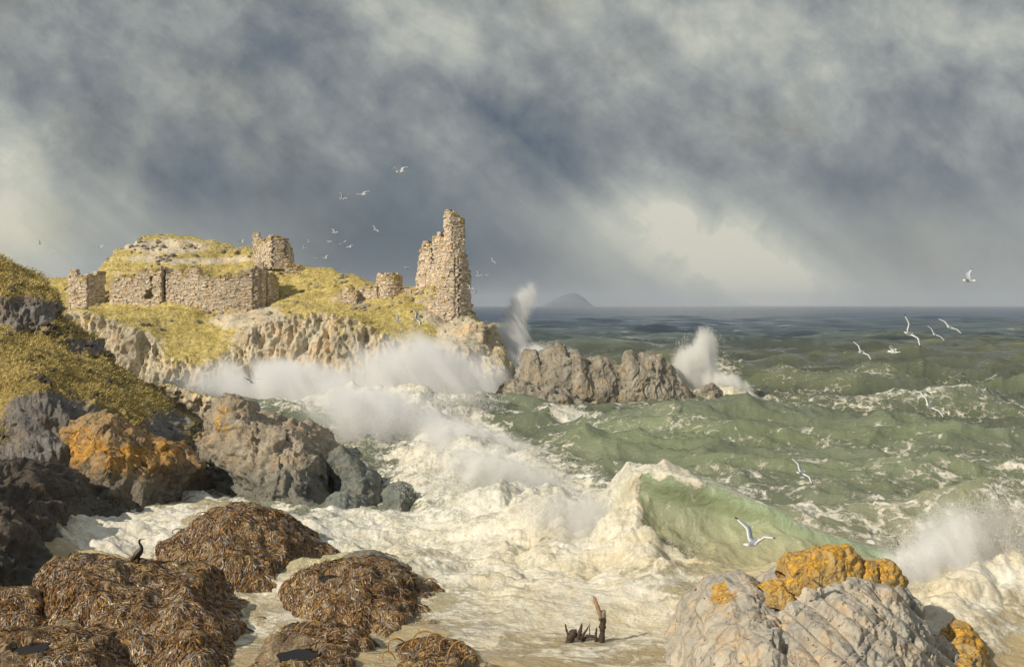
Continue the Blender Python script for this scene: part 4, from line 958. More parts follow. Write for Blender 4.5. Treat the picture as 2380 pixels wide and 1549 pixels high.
wc *= (1 + 0.35 * perlin(Q * np.array([0.02, 0.05, 0.02]), 71) + 0.2 * perlin(Q * 0.15, 72))[..., None]
bright = (np.clip(inb, 0, 1) * (sb < 0.4))[..., None]
wc = wc * (1 - bright) + (rgb((.25, .31, .19)) * (0.75 + 0.45 * np.clip(prb, 0, 1) + 0.35 * fbm(np.stack([XX * 1.3 + sb * .7, sb * 0.3, np.zeros_like(XX)], -1), 3, 67))[..., None]) * bright  # breaker face coloured lighter upwards, in place of light through the water
for (hh, s_, e_) in ((h1, s1, e1), (h2, s2, e2), (h3, s3, e3)):
    k_ = (e_ * np.exp(-((s_ + 1.2) / 1.5) ** 2) * 0.2)[..., None]; wc = wc * (1 - k_) + rgb((.20, .25, .10)) * k_
sh_ = shallow[..., None] * 0.9
wc = wc * (1 - sh_) + rgb((.42, .33, .18)) * sh_
wc = wc * (1 + 0.22 * np.clip(H / 0.8, -1.6, 1.6) * sst(FZ, 0.8, 0.3))[..., None]  # crests lightened, troughs darkened: light through thin crests put into the colour
wc = np.clip(wc, 0.008, 0.9)
Vs = np.stack([XX, YY, H], -1)
mt, n, bs, out = material('sea_water')
geo = n.new('ShaderNodeNewGeometry'); pos = geo.outputs['Position']
fo = n.attr('foam'); wcol = n.attr('wcol', 'Color')
wv = n.v('ADD', pos, n.v('MULTIPLY', n.v('SUBTRACT', n.noise(pos, 0.5, 4, 0.6, col=True), (.5, .5, .5)), (2.2, 1.6, 1.0)))
fa = n.noise(n.map(wv, (0.8, 1.5, 1.2), (0, 0, R(14))), 0.9, 10, 0.66, 0.3)
fb = n.voro(n.map(wv, (0.8, 1.3, 1)), 1.3, 'DISTANCE_TO_EDGE')
fc = n.noise(n.map(wv, (0.9, 1.6, 1)), 4.5, 7, 0.7)
fd = n.noise(n.map(wv, (0.8, 1.3, 1)), 15, 6, 0.75)
fsum = n.m('ADD', n.m('ADD', n.m('ADD', n.m('MULTIPLY', fa, 0.80), n.m('MULTIPLY', fc, 0.50)), n.m('MULTIPLY', n.m('SUBTRACT', fd, 0.5), 0.28)), n.m('MULTIPLY', n.ss(fb, 0.20, 0.0), 0.10))
thr = n.m('SUBTRACT', n.m('SUBTRACT', 1.06, n.m('MULTIPLY', n.m('MINIMUM', fo, 1.0), 0.56)), n.m('MULTIPLY', n.ss(fo, 0.74, 1.0), 0.15))
fm = n.ss(n.m('SUBTRACT', fsum, thr), -0.08, 0.10)
ftint = n.noise(n.map(wv, (0.7, 1.6, 1), (0, 0, R(16))), 1.1, 9, 0.74, 0.4)
yel = n.attr('warm')
fcol = n.ramp(ftint, [(0.32, (.52, .51, .45)), (0.45, (.72, .70, .62)), (0.62, (.86, .845, .78))])
fcol2 = n.ramp(ftint, [(0.32, (.50, .40, .24)), (0.45, (.70, .61, .42)), (0.62, (.85, .78, .60))])
fine = n.noise(wv, 7.0, 6, 0.75)
holes = n.m('MULTIPLY', n.ss(n.m('ADD', n.m('MULTIPLY', fine, .6), n.m('MULTIPLY', fa, .4)), 0.515, 0.44), 0.8)
fcol = n.mix(n.m('MULTIPLY', yel, n.ss(n.noise(pos, 0.35, 5, 0.6), 0.3, 0.6)), fcol, fcol2)
fcol = n.mix(holes, fcol, n.mix(0.45, wcol, (.72, .70, .60)))
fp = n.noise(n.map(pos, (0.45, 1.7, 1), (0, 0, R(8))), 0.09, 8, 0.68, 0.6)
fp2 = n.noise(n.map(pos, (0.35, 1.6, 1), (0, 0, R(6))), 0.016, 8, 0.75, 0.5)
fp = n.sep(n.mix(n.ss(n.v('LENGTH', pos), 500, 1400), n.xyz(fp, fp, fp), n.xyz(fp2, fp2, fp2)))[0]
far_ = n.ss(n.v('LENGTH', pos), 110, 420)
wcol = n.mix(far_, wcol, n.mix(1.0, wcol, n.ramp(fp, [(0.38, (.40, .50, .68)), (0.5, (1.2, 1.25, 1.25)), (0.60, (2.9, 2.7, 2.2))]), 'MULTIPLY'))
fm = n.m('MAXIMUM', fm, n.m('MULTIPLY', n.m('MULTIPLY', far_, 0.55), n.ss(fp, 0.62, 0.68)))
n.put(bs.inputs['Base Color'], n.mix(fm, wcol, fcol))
n.put(bs.inputs['Roughness'], n.m('ADD', n.m('MULTIPLY', fm, 0.5), 0.14))
n.put(bs.inputs['Specular IOR Level'], n.m('SUBTRACT', 0.5, n.m('MULTIPLY', fm, 0.35)))
dist = n.v('LENGTH', n.v('SUBTRACT', pos, (0, 0, CAM_H)))
hgt_ = n.m('ADD', n.m('ADD', n.m('MULTIPLY', n.noise(n.map(pos, (0.8, 1.6, 1), (0, 0, R(14))), 1.6, 8, 0.65, 0.4), 0.6), n.m('MULTIPLY', fc, 0.15)), n.m('MULTIPLY', fm, n.m('MULTIPLY', n.noise(pos, 4.2, 9, 0.75), 0.4)))
far = n.ss(dist, 90, 500)
bf = n.new('ShaderNodeBump'); bf.inputs['Distance'].default_value = 3.5; n.put(bf.inputs['Strength'], far)
n.put(bf.inputs['Height'], n.noise(n.map(pos, (0.5, 1.6, 1), (0, 0, R(10))), 0.12, 6, 0.65, 0.5))
bp = n.new('ShaderNodeBump'); bp.inputs['Distance'].default_value = 0.28; bp.inputs['Strength'].default_value = 0.75
n.l.new(bf.outputs[0], bp.inputs['Normal'])
n.put(bp.inputs['Height'], hgt_); n.l.new(bp.outputs[0], bs.inputs['Normal'])
warm = sst(spy, 1230, 1400) * 0.8 + 0.5 * sst(spx, 1500, 1600) * sst(spy, 990, 900) * sst(spx, 1900, 1800) + 0.42
F_ = grid_faces(*Vs.shape[:2])
if grid_normals(Vs)[..., 2].mean() < 0: F_ = F_[:, ::-1]
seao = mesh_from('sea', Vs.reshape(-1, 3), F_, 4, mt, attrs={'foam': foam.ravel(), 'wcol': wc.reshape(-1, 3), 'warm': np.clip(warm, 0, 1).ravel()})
tag(seao, 'rough green sea breaking white against the rocks', kind='structure')
SEA = Vs
# seabed far below keeps nothing from showing through
del wx, wy, n1_, n2_, n3_, n4_, n5_, bil, bil2

# ------------------------------------------------------------------ spray: clouds of flying drops, each a tiny solid
def spray_material(name, c, trans=0.35):
    mt = bpy.data.materials.new(name); mt.use_nodes = True
    n = NT(mt.node_tree); n.n.clear(); out = n.new('ShaderNodeOutputMaterial')
    d = n.new('ShaderNodeBsdfDiffuse'); d.inputs[0].default_value = (*c, 1)
    t = n.new('ShaderNodeBsdfTranslucent'); t.inputs[0].default_value = (*c, 1)
    m_ = n.new('ShaderNodeMixShader'); m_.inputs[0].default_value = 0.45
    n.l.new(d.outputs[0], m_.inputs[1]); n.l.new(t.outputs[0], m_.inputs[2]); n.l.new(m_.outputs[0], out.inputs[0])
    return mt
M['spray'] = spray_material('spray_white', (.95, .95, .93))
M['sprayw'] = spray_material('spray_cream', (.95, .935, .87))
TET = np.array([[1, 1, 1], [1, -1, -1], [-1, 1, -1], [-1, -1, 1]]) / 1.732
TF = np.array([[0, 1, 2], [0, 3, 1], [0, 2, 3], [1, 3, 2]])
def spray(name, label, plumes, mt, seed=0, fr=0.8, thr=0.0):
    """plumes: (px, py, Y, rx_px, ry_px, depth_m, lean, count, size_m, power)"""
    rg = np.random.default_rng(seed); PP = []; SS = []
    for (px, py, Y, rx, ry, dp, lean, cnt, size, pw) in plumes:
        c = P(px, py, Y); k = Y / FPX
        m_ = int(cnt * 2.2)
        a = rg.normal(size=(m_, 3)); r = rg.random(m_) ** (1.0 / pw); a = a / np.linalg.norm(a, axis=1)[:, None] * (r)[:, None]
        q = np.stack([c[0] + a[:, 0] * rx * k + a[:, 2] * lean * ry * k, c[1] + a[:, 1] * dp, c[2] + a[:, 2] * ry * k], -1)
        sc_ = 1.0 / max(0.6, min(rx, ry) * k)
        nz = fbm(np.stack([q[:, 0] * 1.1 - lean * q[:, 2], q[:, 1] * 0.8, q[:, 2] * 0.45], -1) * sc_ * fr * 2.2, 4, seed + 3) + 0.5 * fbm(q * sc_ * 5, 3, seed + 9)
        keep = (nz + rg.normal(size=m_) * 0.10 - (r - 0.5) * 0.45) > thr
        q = q[keep][:cnt]
        PP.append(q); SS.append(size * (0.4 + rg.random(len(q)) ** 2 * 1.3))
    q = np.vstack(PP); s = np.concatenate(SS)
    ok = q[:, 2] > 0.0; q, s = q[ok], s[ok]
    n_ = len(q)
    # random rotation of a tetrahedron
    u = rg.normal(size=(n_, 4)); u /= np.linalg.norm(u, axis=1)[:, None]
    w_, x, y, z = u.T
    Rm = np.stack([np.stack([1 - 2 * (y * y + z * z), 2 * (x * y - w_ * z), 2 * (x * z + w_ * y)], -1), np.stack([2 * (x * y + w_ * z), 1 - 2 * (x * x + z * z), 2 * (y * z - w_ * x)], -1),
                   np.stack([2 * (x * z - w_ * y), 2 * (y * z + w_ * x), 1 - 2 * (x * x + y * y)], -1)], 1)
    V = np.einsum('nij,kj->nki', Rm, TET) * s[:, None, None] + q[:, None]
    F = (np.arange(n_) * 4)[:, None, None] + TF[None]
    o = mesh_from(name, V.reshape(-1, 3), F.reshape(-1, 3), 3, mt, smooth=True, origin=tuple(np.r_[q[:, :2].mean(0), 0.0]))
    tag(o, label, 'spray', kind='stuff')
    return o

def mist_material(name, col, dens, sc, thr, soft, lean):
    """drifting droplets too fine to see singly: a cloud in a closed shell, thinning to nothing at the shell"""
    mt = bpy.data.materials.new(name); mt.use_nodes = True
    n = NT(mt.node_tree); n.n.clear(); out = n.new('ShaderNodeOutputMaterial'); pv = n.new('ShaderNodeVolumePrincipled')
    co = n.new('ShaderNodeTexCoord').outputs['Object']
    geo = n.new('ShaderNodeNewGeometry').outputs['Position']
    r = n.v('LENGTH', co)
    w_ = n.map(geo, (1, 0.8, 0.34), (0, R(lean), 0))
    f = n.m('ADD', n.m('MULTIPLY', n.noise(w_, sc, 8, 0.70, 0.5), 1.0), n.m('MULTIPLY', n.m('SUBTRACT', 1.0, n.m('POWER', r, 1.6)), 0.42))
    d = n.m('MULTIPLY', n.ss(f, thr, thr + soft), n.ss(r, 1.0, 0.40))
    pv.inputs['Color'].default_value = (*col, 1); pv.inputs['Anisotropy'].default_value = -0.25
    n.put(pv.inputs['Density'], n.m('MULTIPLY', d, dens)); n.l.new(pv.outputs[0], out.inputs['Volume'])
    return mt
def mist(label, lobes, col, dens, sc, thr=0.62, soft=0.35, lean=0):
    mt = mist_material('mist_air', col, dens, sc, thr, soft, lean)
    root = None
    for i, (px, py, Y, rx, ry, dp, rot) in enumerate(lobes):
        bm = bmesh.new(); bmesh.ops.create_icosphere(bm, subdivisions=3, radius=1.0)
        me = bpy.data.meshes.new('mist'); bm.to_mesh(me); bm.free(); me.materials.append(mt)
        o = bpy.data.objects.new('mist', me); COL.objects.link(o)
        o.location = P(px, py, Y); o.scale = (rx * Y / FPX, dp, ry * Y / FPX); o.rotation_euler = (0, R(rot), 0)
        tag(o, label[i] if isinstance(label, (list, tuple)) else label, 'spray', kind='stuff')

spray('spray_drops', 'fine drops flung up in a plume behind the castle headland', [(1190, 745, 116, 40, 90, 1.2, 0.5, 5000, 0.04, 2.2), (1222, 690, 116, 26, 46, 1.0, 0.6, 1500, 0.035, 2.2)], M['spray'], 1)
spray('spray_drops', 'cream drops flung up to the right of the sea stack', [(1622, 840, 93.5, 70, 85, 1.2, 0.15, 8000, 0.034, 2.2), (1690, 900, 92, 60, 30, 1.2, -.3, 3000, 0.034, 2.2)], M['sprayw'], 2)
spray('spray_drops', 'cream drops flying off the breaker', [(1400, 1215, 36.8, 250, 100, 1.4, 0.2, 42000, 0.015, 2.0), (1560, 1300, 33.8, 110, 70, 0.8, 0, 16000, 0.013, 2.2), (1150, 1110, 44, 260, 80, 2, 0.2, 26000, 0.018, 2.0)], M['sprayw'], 5, thr=0.03)
spray('spray_drops', 'cream drops thrown up behind the foreground boulder at right', [(2220, 1330, 30.3, 210, 170, 1.2, 0.35, 60000, 0.016, 2.0), (2100, 1370, 29.0, 100, 90, .8, 0.3, 16000, 0.013, 2.0), (2300, 1230, 30.3, 120, 110, 1, 0.4, 18000, 0.014, 2.0)], M['sprayw'], 6, thr=0.02)
spray('spray_drops', 'white drops flying round the big grey boulder', [(900, 1010, 60, 220, 110, 3, 0.3, 30000, 0.026, 2.0), (1060, 940, 75, 120, 80, 2, 0.2, 16000, 0.03, 2)], M['spray'], 4)


W1, W2 = (.999, .999, .998), (.9995, .997, .980)
mist('mist of spray blowing across the foot of the castle headland', [(690, 912, 92, 390, 112, 5, 4), (1000, 890, 91, 280, 150, 5, 8)], W1, 1.7, 0.38, 0.60, 0.34, 28)
mist('white spray thrown up behind the big grey boulder', [(900, 985, 62, 290, 120, 4, 20), (1120, 1050, 55, 240, 90, 3, 20)], W1, 1.8, 0.8, 0.58, 0.4, 25)
mist('plume of spray shooting up behind the castle headland', [(1180, 800, 115, 75, 100, 3.0, 12), (1210, 715, 115.5, 48, 90, 2.2, 28), (1260, 840, 111, 130, 60, 3, 0)], W1, 1.5, 0.6, 0.62, 0.3, 30)
mist('cream fan of spray bursting to the right of the sea stack', [(1605, 860, 93.5, 95, 80, 2.4, -15), (1632, 815, 93.6, 52, 80, 2.0, 8), (1690, 900, 92.5, 90, 50, 2.0, 15)], W2, 1.9, 0.8, 0.62, 0.25, 15)
mist('cream spray hanging over the tumbling breaker', [(1390, 1225, 36.5, 280, 115, 2.4, 14), (1180, 1110, 43, 280, 100, 2.6, 20)], W2, 1.3, 1.5, 0.64, 0.38, -15)
mist('great cream burst of spray behind the foreground boulder', [(2230, 1320, 30.5, 250, 220, 2.0, -20), (2120, 1350, 29.5, 130, 130, 1.2, -25)], W1, 3.0, 1.6, 0.64, 0.30, 25)

# ------------------------------------------------------------------ castle ruins
def box8(c, ax, ay, az):
    s = np.array([[-1, -1, -1], [1, -1, -1], [1, 1, -1], [-1, 1, -1], [-1, -1, 1], [1, -1, 1], [1, 1, 1], [-1, 1, 1]], float)
    return c + s[:, :1] * ax + s[:, 1:2] * ay + s[:, 2:] * az
BF = np.array([[0, 3, 2, 1], [4, 5, 6, 7], [0, 1, 5, 4], [1, 2, 6, 5], [2, 3, 7, 6], [3, 0, 4, 7]])
def masonry(parent, name, path, top, thick, zb, course=0.18, blk=(0.14, 0.44), openings=(), seed=0, batter=0.0, top_jit=0.25, label=None, rag=0.7):
    """path: plan polyline in metres; top(s) gives the broken top's height at fraction s"""
    rg = np.random.default_rng(seed)
    path = np.array(path, float); seg = np.linalg.norm(np.diff(path, axis=0), axis=1); S = np.r_[0, np.cumsum(seg)]; L = S[-1]
    cen = path.mean(0)
    VV, FF, TT, CV, CF, k, kc = [], [], [], [], [], 0, 0
    ztop = max(top(s) for s in np.linspace(0, 1, 60))
    z = zb; row = 0
    while z < ztop:
        ch = course * (0.75 + rg.random() * 0.5)
        s = -rg.random() * 0.4
        while s < L:
            bl = blk[0] + rg.random() * (blk[1] - blk[0])
            sm = min(max(s + bl / 2, 0), L); fr = sm / L
            lim = top(fr) + rg.normal() * top_jit * 0.5 + rag * float(perlin(np.array([sm * 0.9, seed * 3.3, 0.5]), 7) + 0.6 * perlin(np.array([sm * 2.3, seed * 3.3, 0.5]), 8))
            hole = any(a <= fr <= b and c <= z + ch / 2 <= d for a, b, c, d in openings)
            if z + ch * 0.5 < lim and not hole and rg.random() > 0.015:
                p = np.array([np.interp(sm, S, path[:, 0]), np.interp(sm, S, path[:, 1])])
                e_ = 0.05; p2 = np.array([np.interp(min(sm + e_, L), S, path[:, 0]), np.interp(min(sm + e_, L), S, path[:, 1])]); p1 = np.array([np.interp(max(sm - e_, 0), S, path[:, 0]), np.interp(max(sm - e_, 0), S, path[:, 1])])
                t = (p2 - p1); t /= max(np.linalg.norm(t), 1e-6); nn = np.array([t[1], -t[0]])
                p = p + (cen - p) * batter * (z - zb)
                c = np.array([*p, z + ch / 2])
                th = thick / 2 * (0.93 + rg.random() * 0.14)
                c3 = c + np.r_[nn * rg.normal() * 0.045, rg.normal() * 0.015]
                v = box8(c3, np.r_[t * (bl / 2 - 0.015), 0], np.r_[nn * th, 0], np.array([rg.normal() * 0.015, rg.normal() * 0.015, ch / 2 - 0.014]))
                v = v + rg.normal(size=v.shape) * 0.022
                VV.append(v); FF.append(BF + k); k += 8; TT.append(np.full(8, 1.0 if lim - z < 0.42 else 0.0))
                v = box8(c, np.r_[t * (bl / 2 + 0.06), 0], np.r_[nn * (thick / 2 - 0.028), 0], np.array([0, 0, ch / 2 + 0.04]))
                CV.append(v + rg.normal(size=v.shape) * 0.004); CF.append(BF + kc); kc += 8
            s += bl
        z += ch; row += 1
    org = tuple(parent.location)
    o = mesh_from(name, np.vstack(VV), np.vstack(FF), 4, M['masonry'], origin=org, smooth=False, attrs={'top': np.concatenate(TT)}, parent=parent)
    c = mesh_from('mortar_core', np.vstack(CV), np.vstack(CF), 4, M['core'], origin=org, smooth=False, parent=None)
    c.parent = o; c.location = (0, 0, 0)
    return o
def ruin(name, label, cat, px, Y, group='castle ruins on the headland'):
    z, x = ground(px, Y)
    e = bpy.data.objects.new(name, None); COL.objects.link(e); e.location = (x, Y, z); e.empty_display_size = 0.5
    tag(e, label, cat, group)
    return e
def X(px, Y): return (px - CX) / FPX * Y
def Z(py, Y): return CAM_H - (py - HY) / FPX * Y
def prof(pts, Y, px0, px1):
    """broken top given as picture points along a wall standing about Y away"""
    xs = [(p[0] - px0) / (px1 - px0) for p in pts]; zs = [Z(p[1], Y) for p in pts]
    return lambda s: float(np.interp(s, xs, zs))
def circle(cx, cy, r, a0=0, a1=360, n=24): return [(cx + r * math.cos(R(a)), cy + r * math.sin(R(a))) for a in np.linspace(a0, a1, n)]

# square stump at the left end
e = ruin('ruined_tower', 'squat square ruin with a pinkish broken top, leftmost of the castle', 'ruin', 200, 114.5)
Yw = 114.0; xa, xb = X(166, Yw), X(238, Yw)
masonry(e, 'front_wall', [(xa, Yw), (X(205, Yw), Yw - .3)], prof([(166, 627), (176, 629), (186, 640), (205, 640)], Yw, 166, 205), 0.8, e.location.z - 1.4, seed=1)
masonry(e, 'side_wall', [(X(205, Yw), Yw - .2), (X(236, Yw + 1.2), Yw + 1.3)], prof([(205, 640), (215, 645), (224, 632), (238, 632)], Yw, 205, 238), 0.8, e.location.z - 1.4, seed=2)
masonry(e, 'back_wall', [(xa, Yw + .5), (xa, Yw + 3), (X(236, Yw + 3), Yw + 3)], lambda s: Z(660, Yw), 0.6, e.location.z - 1.0, seed=3)
# wall with the doorway
e = ruin('ruined_wall', 'roofless wall with a tall dark doorway slit at its right end', 'wall', 320, 114.5)
Yw = 114.2
masonry(e, 'front_wall', [(X(264, Yw), Yw - .2), (X(378, Yw), Yw - 0.6)], prof([(264, 668), (268, 648), (285, 641), (300, 645), (315, 640), (325, 634), (345, 622), (372, 621), (378, 626)], Yw, 264, 378), 0.8, e.location.z - 1.2,
        openings=[(0.80, 0.87, Z(690, Yw), Z(640, Yw)), (0.66, 0.87, Z(697, Yw), Z(683, Yw)), (.72, .87, Z(686, Yw), Z(672, Yw))], seed=4)
masonry(e, 'end_wall', [(X(378, Yw), Yw - .6), (X(382, Yw + 2), Yw + 2.6)], lambda s: Z(624, Yw) + s * 0.2, 0.5, e.location.z - 1.0, seed=5)
# long curtain wall
e = ruin('ruined_wall', 'long turf topped curtain wall in the middle of the castle', 'wall', 490, 114.5)
Yw = 114.0
masonry(e, 'front_wall', [(X(388, Yw + 1.4), Yw + 1.4), (X(398, Yw), Yw - .3), (X(470, Yw), Yw - .9), (X(530, Yw), Yw - .9), (X(585, Yw), Yw - .4)],
        prof([(388, 662), (396, 625), (404, 618), (416, 628), (425, 634), (445, 628), (470, 625), (495, 630), (505, 640), (530, 640), (545, 636), (560, 638), (585, 626)], Yw, 388, 585), 0.9, e.location.z - 2.2, seed=6)
# broken gatehouse with shadowed gap
e = ruin('ruined_gatehouse', 'tall broken wall with a deep dark rent under the upper keep', 'ruin', 600, 115)
Yw = 114.6
masonry(e, 'left_pier', [(X(578, Yw), Yw - .6), (X(597, Yw), Yw - .9), (X(600, Yw), Yw + .8)], prof([(578, 636), (590, 620), (600, 612)], Yw, 578, 600), 0.7, e.location.z - 2.6, seed=7)
masonry(e, 'right_pier', [(X(609, Yw), Yw - .4), (X(612, Yw), Yw + 2.4), (X(640, Yw + 3), Yw + 3.6)], prof([(609, 612), (620, 622), (640, 650)], Yw, 609, 640), 0.6, e.location.z - 1.6, seed=8)
masonry(e, 'fallen_wall', [(X(618, Yw), Yw + .8), (X(634, Yw), Yw + 1.5)], prof([(618, 640), (624, 655), (634, 668)], Yw, 618, 634), 0.6, e.location.z - 1.2, seed=9)
# upper keep
e = ruin('ruined_keep', 'rounded keep ruin with a small finger of masonry, on the highest ground', 'ruin', 628, 124)
Yw = 122.5
masonry(e, 'keep_wall', [(X(596, Yw), Yw + .8), (X(612, Yw), Yw), (X(640, Yw), Yw - .8), (X(660, Yw), Yw - .3), (X(668, Yw), Yw + 1.2)],
        prof([(594, 590), (600, 572), (612, 556), (625, 551), (640, 553), (655, 560), (664, 575), (667, 600)], Yw, 594, 667), 1.2, Z(625, Yw), seed=10, batter=0.02)
masonry(e, 'keep_back', [(X(612, Yw + 2), Yw + 2), (X(662, Yw + 2), Yw + 2)], prof([(612, 560), (630, 549), (648, 552), (662, 566)], Yw + 2, 612, 662), 2.2, Z(620, Yw), seed=11)
masonry(e, 'finger', [(X(592, Yw + .8), Yw + .8), (X(607, Yw + .8), Yw + .8)], prof([(592, 546), (598, 539), (603, 548), (607, 556)], Yw + .8, 592, 607), 0.7, Z(600, Yw), seed=12, blk=(.2, .4), course=.22)
e = ruin('ruined_wall', 'dark low rubble wall falling away right of the rounded keep', 'wall', 680, 122.5)
Yw = 121.8
masonry(e, 'rubble', [(X(664, Yw), Yw), (X(705, Yw), Yw + .6)], prof([(664, 602), (676, 614), (690, 622), (705, 624)], Yw, 664, 705), 0.8, Z(640, Yw), seed=13)
# low wall and round turret
e = ruin('ruined_wall', 'low tumbled wall left of the round turret stump', 'wall', 840, 115)
Yw = 113.6
masonry(e, 'front_wall', [(X(795, Yw), Yw), (X(828, Yw), Yw - .3)], prof([(795, 690), (810, 668), (828, 664)], Yw, 795, 828), 0.8, Z(712, Yw), seed=14)
masonry(e, 'rear_wall', [(X(836, Yw), Yw + .8), (X(876, Yw), Yw + .2)], prof([(836, 668), (850, 664), (876, 662)], Yw, 836, 876), 0.9, Z(716, Yw), seed=15)
e = ruin('ruined_turret', 'round domed turret stump between low wall and tall tower', 'turret', 902, 114.5)
Yw = 113.4
masonry(e, 'drum', circle(X(902, Yw), Yw + 1.2, 1.25, -175, 185, 30), lambda s: Z(640, Yw) , 0.7, Z(716, Yw), seed=16, batter=0.035, top_jit=.3)
masonry(e, 'cap', circle(X(900, Yw), Yw + 1.1, 0.7, 0, 360, 20), lambda s: Z(634, Yw), 1.1, Z(680, Yw), seed=17)
e = ruin('ruined_wall', 'low wall sloping up from the round turret to the tall tower', 'wall', 955, 114)
Yw = 113.2
masonry(e, 'front_wall', [(X(930, Yw), Yw + .6), (X(985, Yw), Yw), (X(1030, Yw), Yw - .6)], prof([(930, 672), (950, 678), (985, 672), (1010, 662), (1030, 650)], Yw, 930, 1030), 0.8, Z(712, Yw), seed=18)
# the tall tower
e = ruin('ruined_tower', 'tall slender broken tower at the seaward end of the castle', 'tower', 1055, 111.5)
Yw = 111.6
masonry(e, 'lit_wall', [(X(971, Yw + 1.5), Yw + 2.6), (X(1000, Yw), Yw + 1.4), (X(1040, Yw), Yw - .2)],
        prof([(971, 655), (975, 618), (981, 588), (988, 560), (995, 552), (1003, 566), (1010, 558), (1018, 545), (1025, 543), (1031, 556), (1040, 552)], Yw, 971, 1040), 0.8, Z(725, Yw), seed=19, top_jit=.15, openings=[(.50, .60, Z(612, Yw), Z(574, Yw)), (.30, .37, Z(650, Yw), Z(632, Yw))])
masonry(e, 'stack_front', [(X(1038, Yw), Yw - .2), (X(1052, Yw), Yw - .6), (X(1074, Yw), Yw - .1)],
        prof([(1038, 500), (1042, 492), (1052, 490), (1060, 495), (1068, 501), (1074, 503)], Yw, 1038, 1074), 0.7, Z(740, Yw), seed=20, top_jit=.1, course=.16, blk=(.13, .36))
masonry(e, 'stack_side', [(X(1074, Yw), Yw - .1), (X(1072, Yw), Yw + 1.3), (X(1040, Yw), Yw + 1.3)], lambda s: Z(506, Yw), 0.6, Z(735, Yw), seed=21, course=.16, openings=[(0, .4, Z(578, Yw), Z(562, Yw))])
masonry(e, 'base_wall', [(X(1004, Yw), Yw - .9), (X(1030, Yw), Yw - 1.4), (X(1056, Yw), Yw - 1.6)],
        prof([(1004, 690), (1020, 668), (1034, 640), (1045, 610), (1056, 600)], Yw, 1004, 1056), 1.2, Z(752, Yw), seed=22)
masonry(e, 'buttress', [(X(1052, Yw), Yw - 1.5), (X(1066, Yw), Yw - 1.6), (X(1086, Yw), Yw - .7)],
        prof([(1052, 640), (1058, 640), (1060, 600), (1070, 596), (1077, 606), (1082, 622), (1086, 640)], Yw, 1052, 1086), 1.0, Z(775, Yw), seed=23)

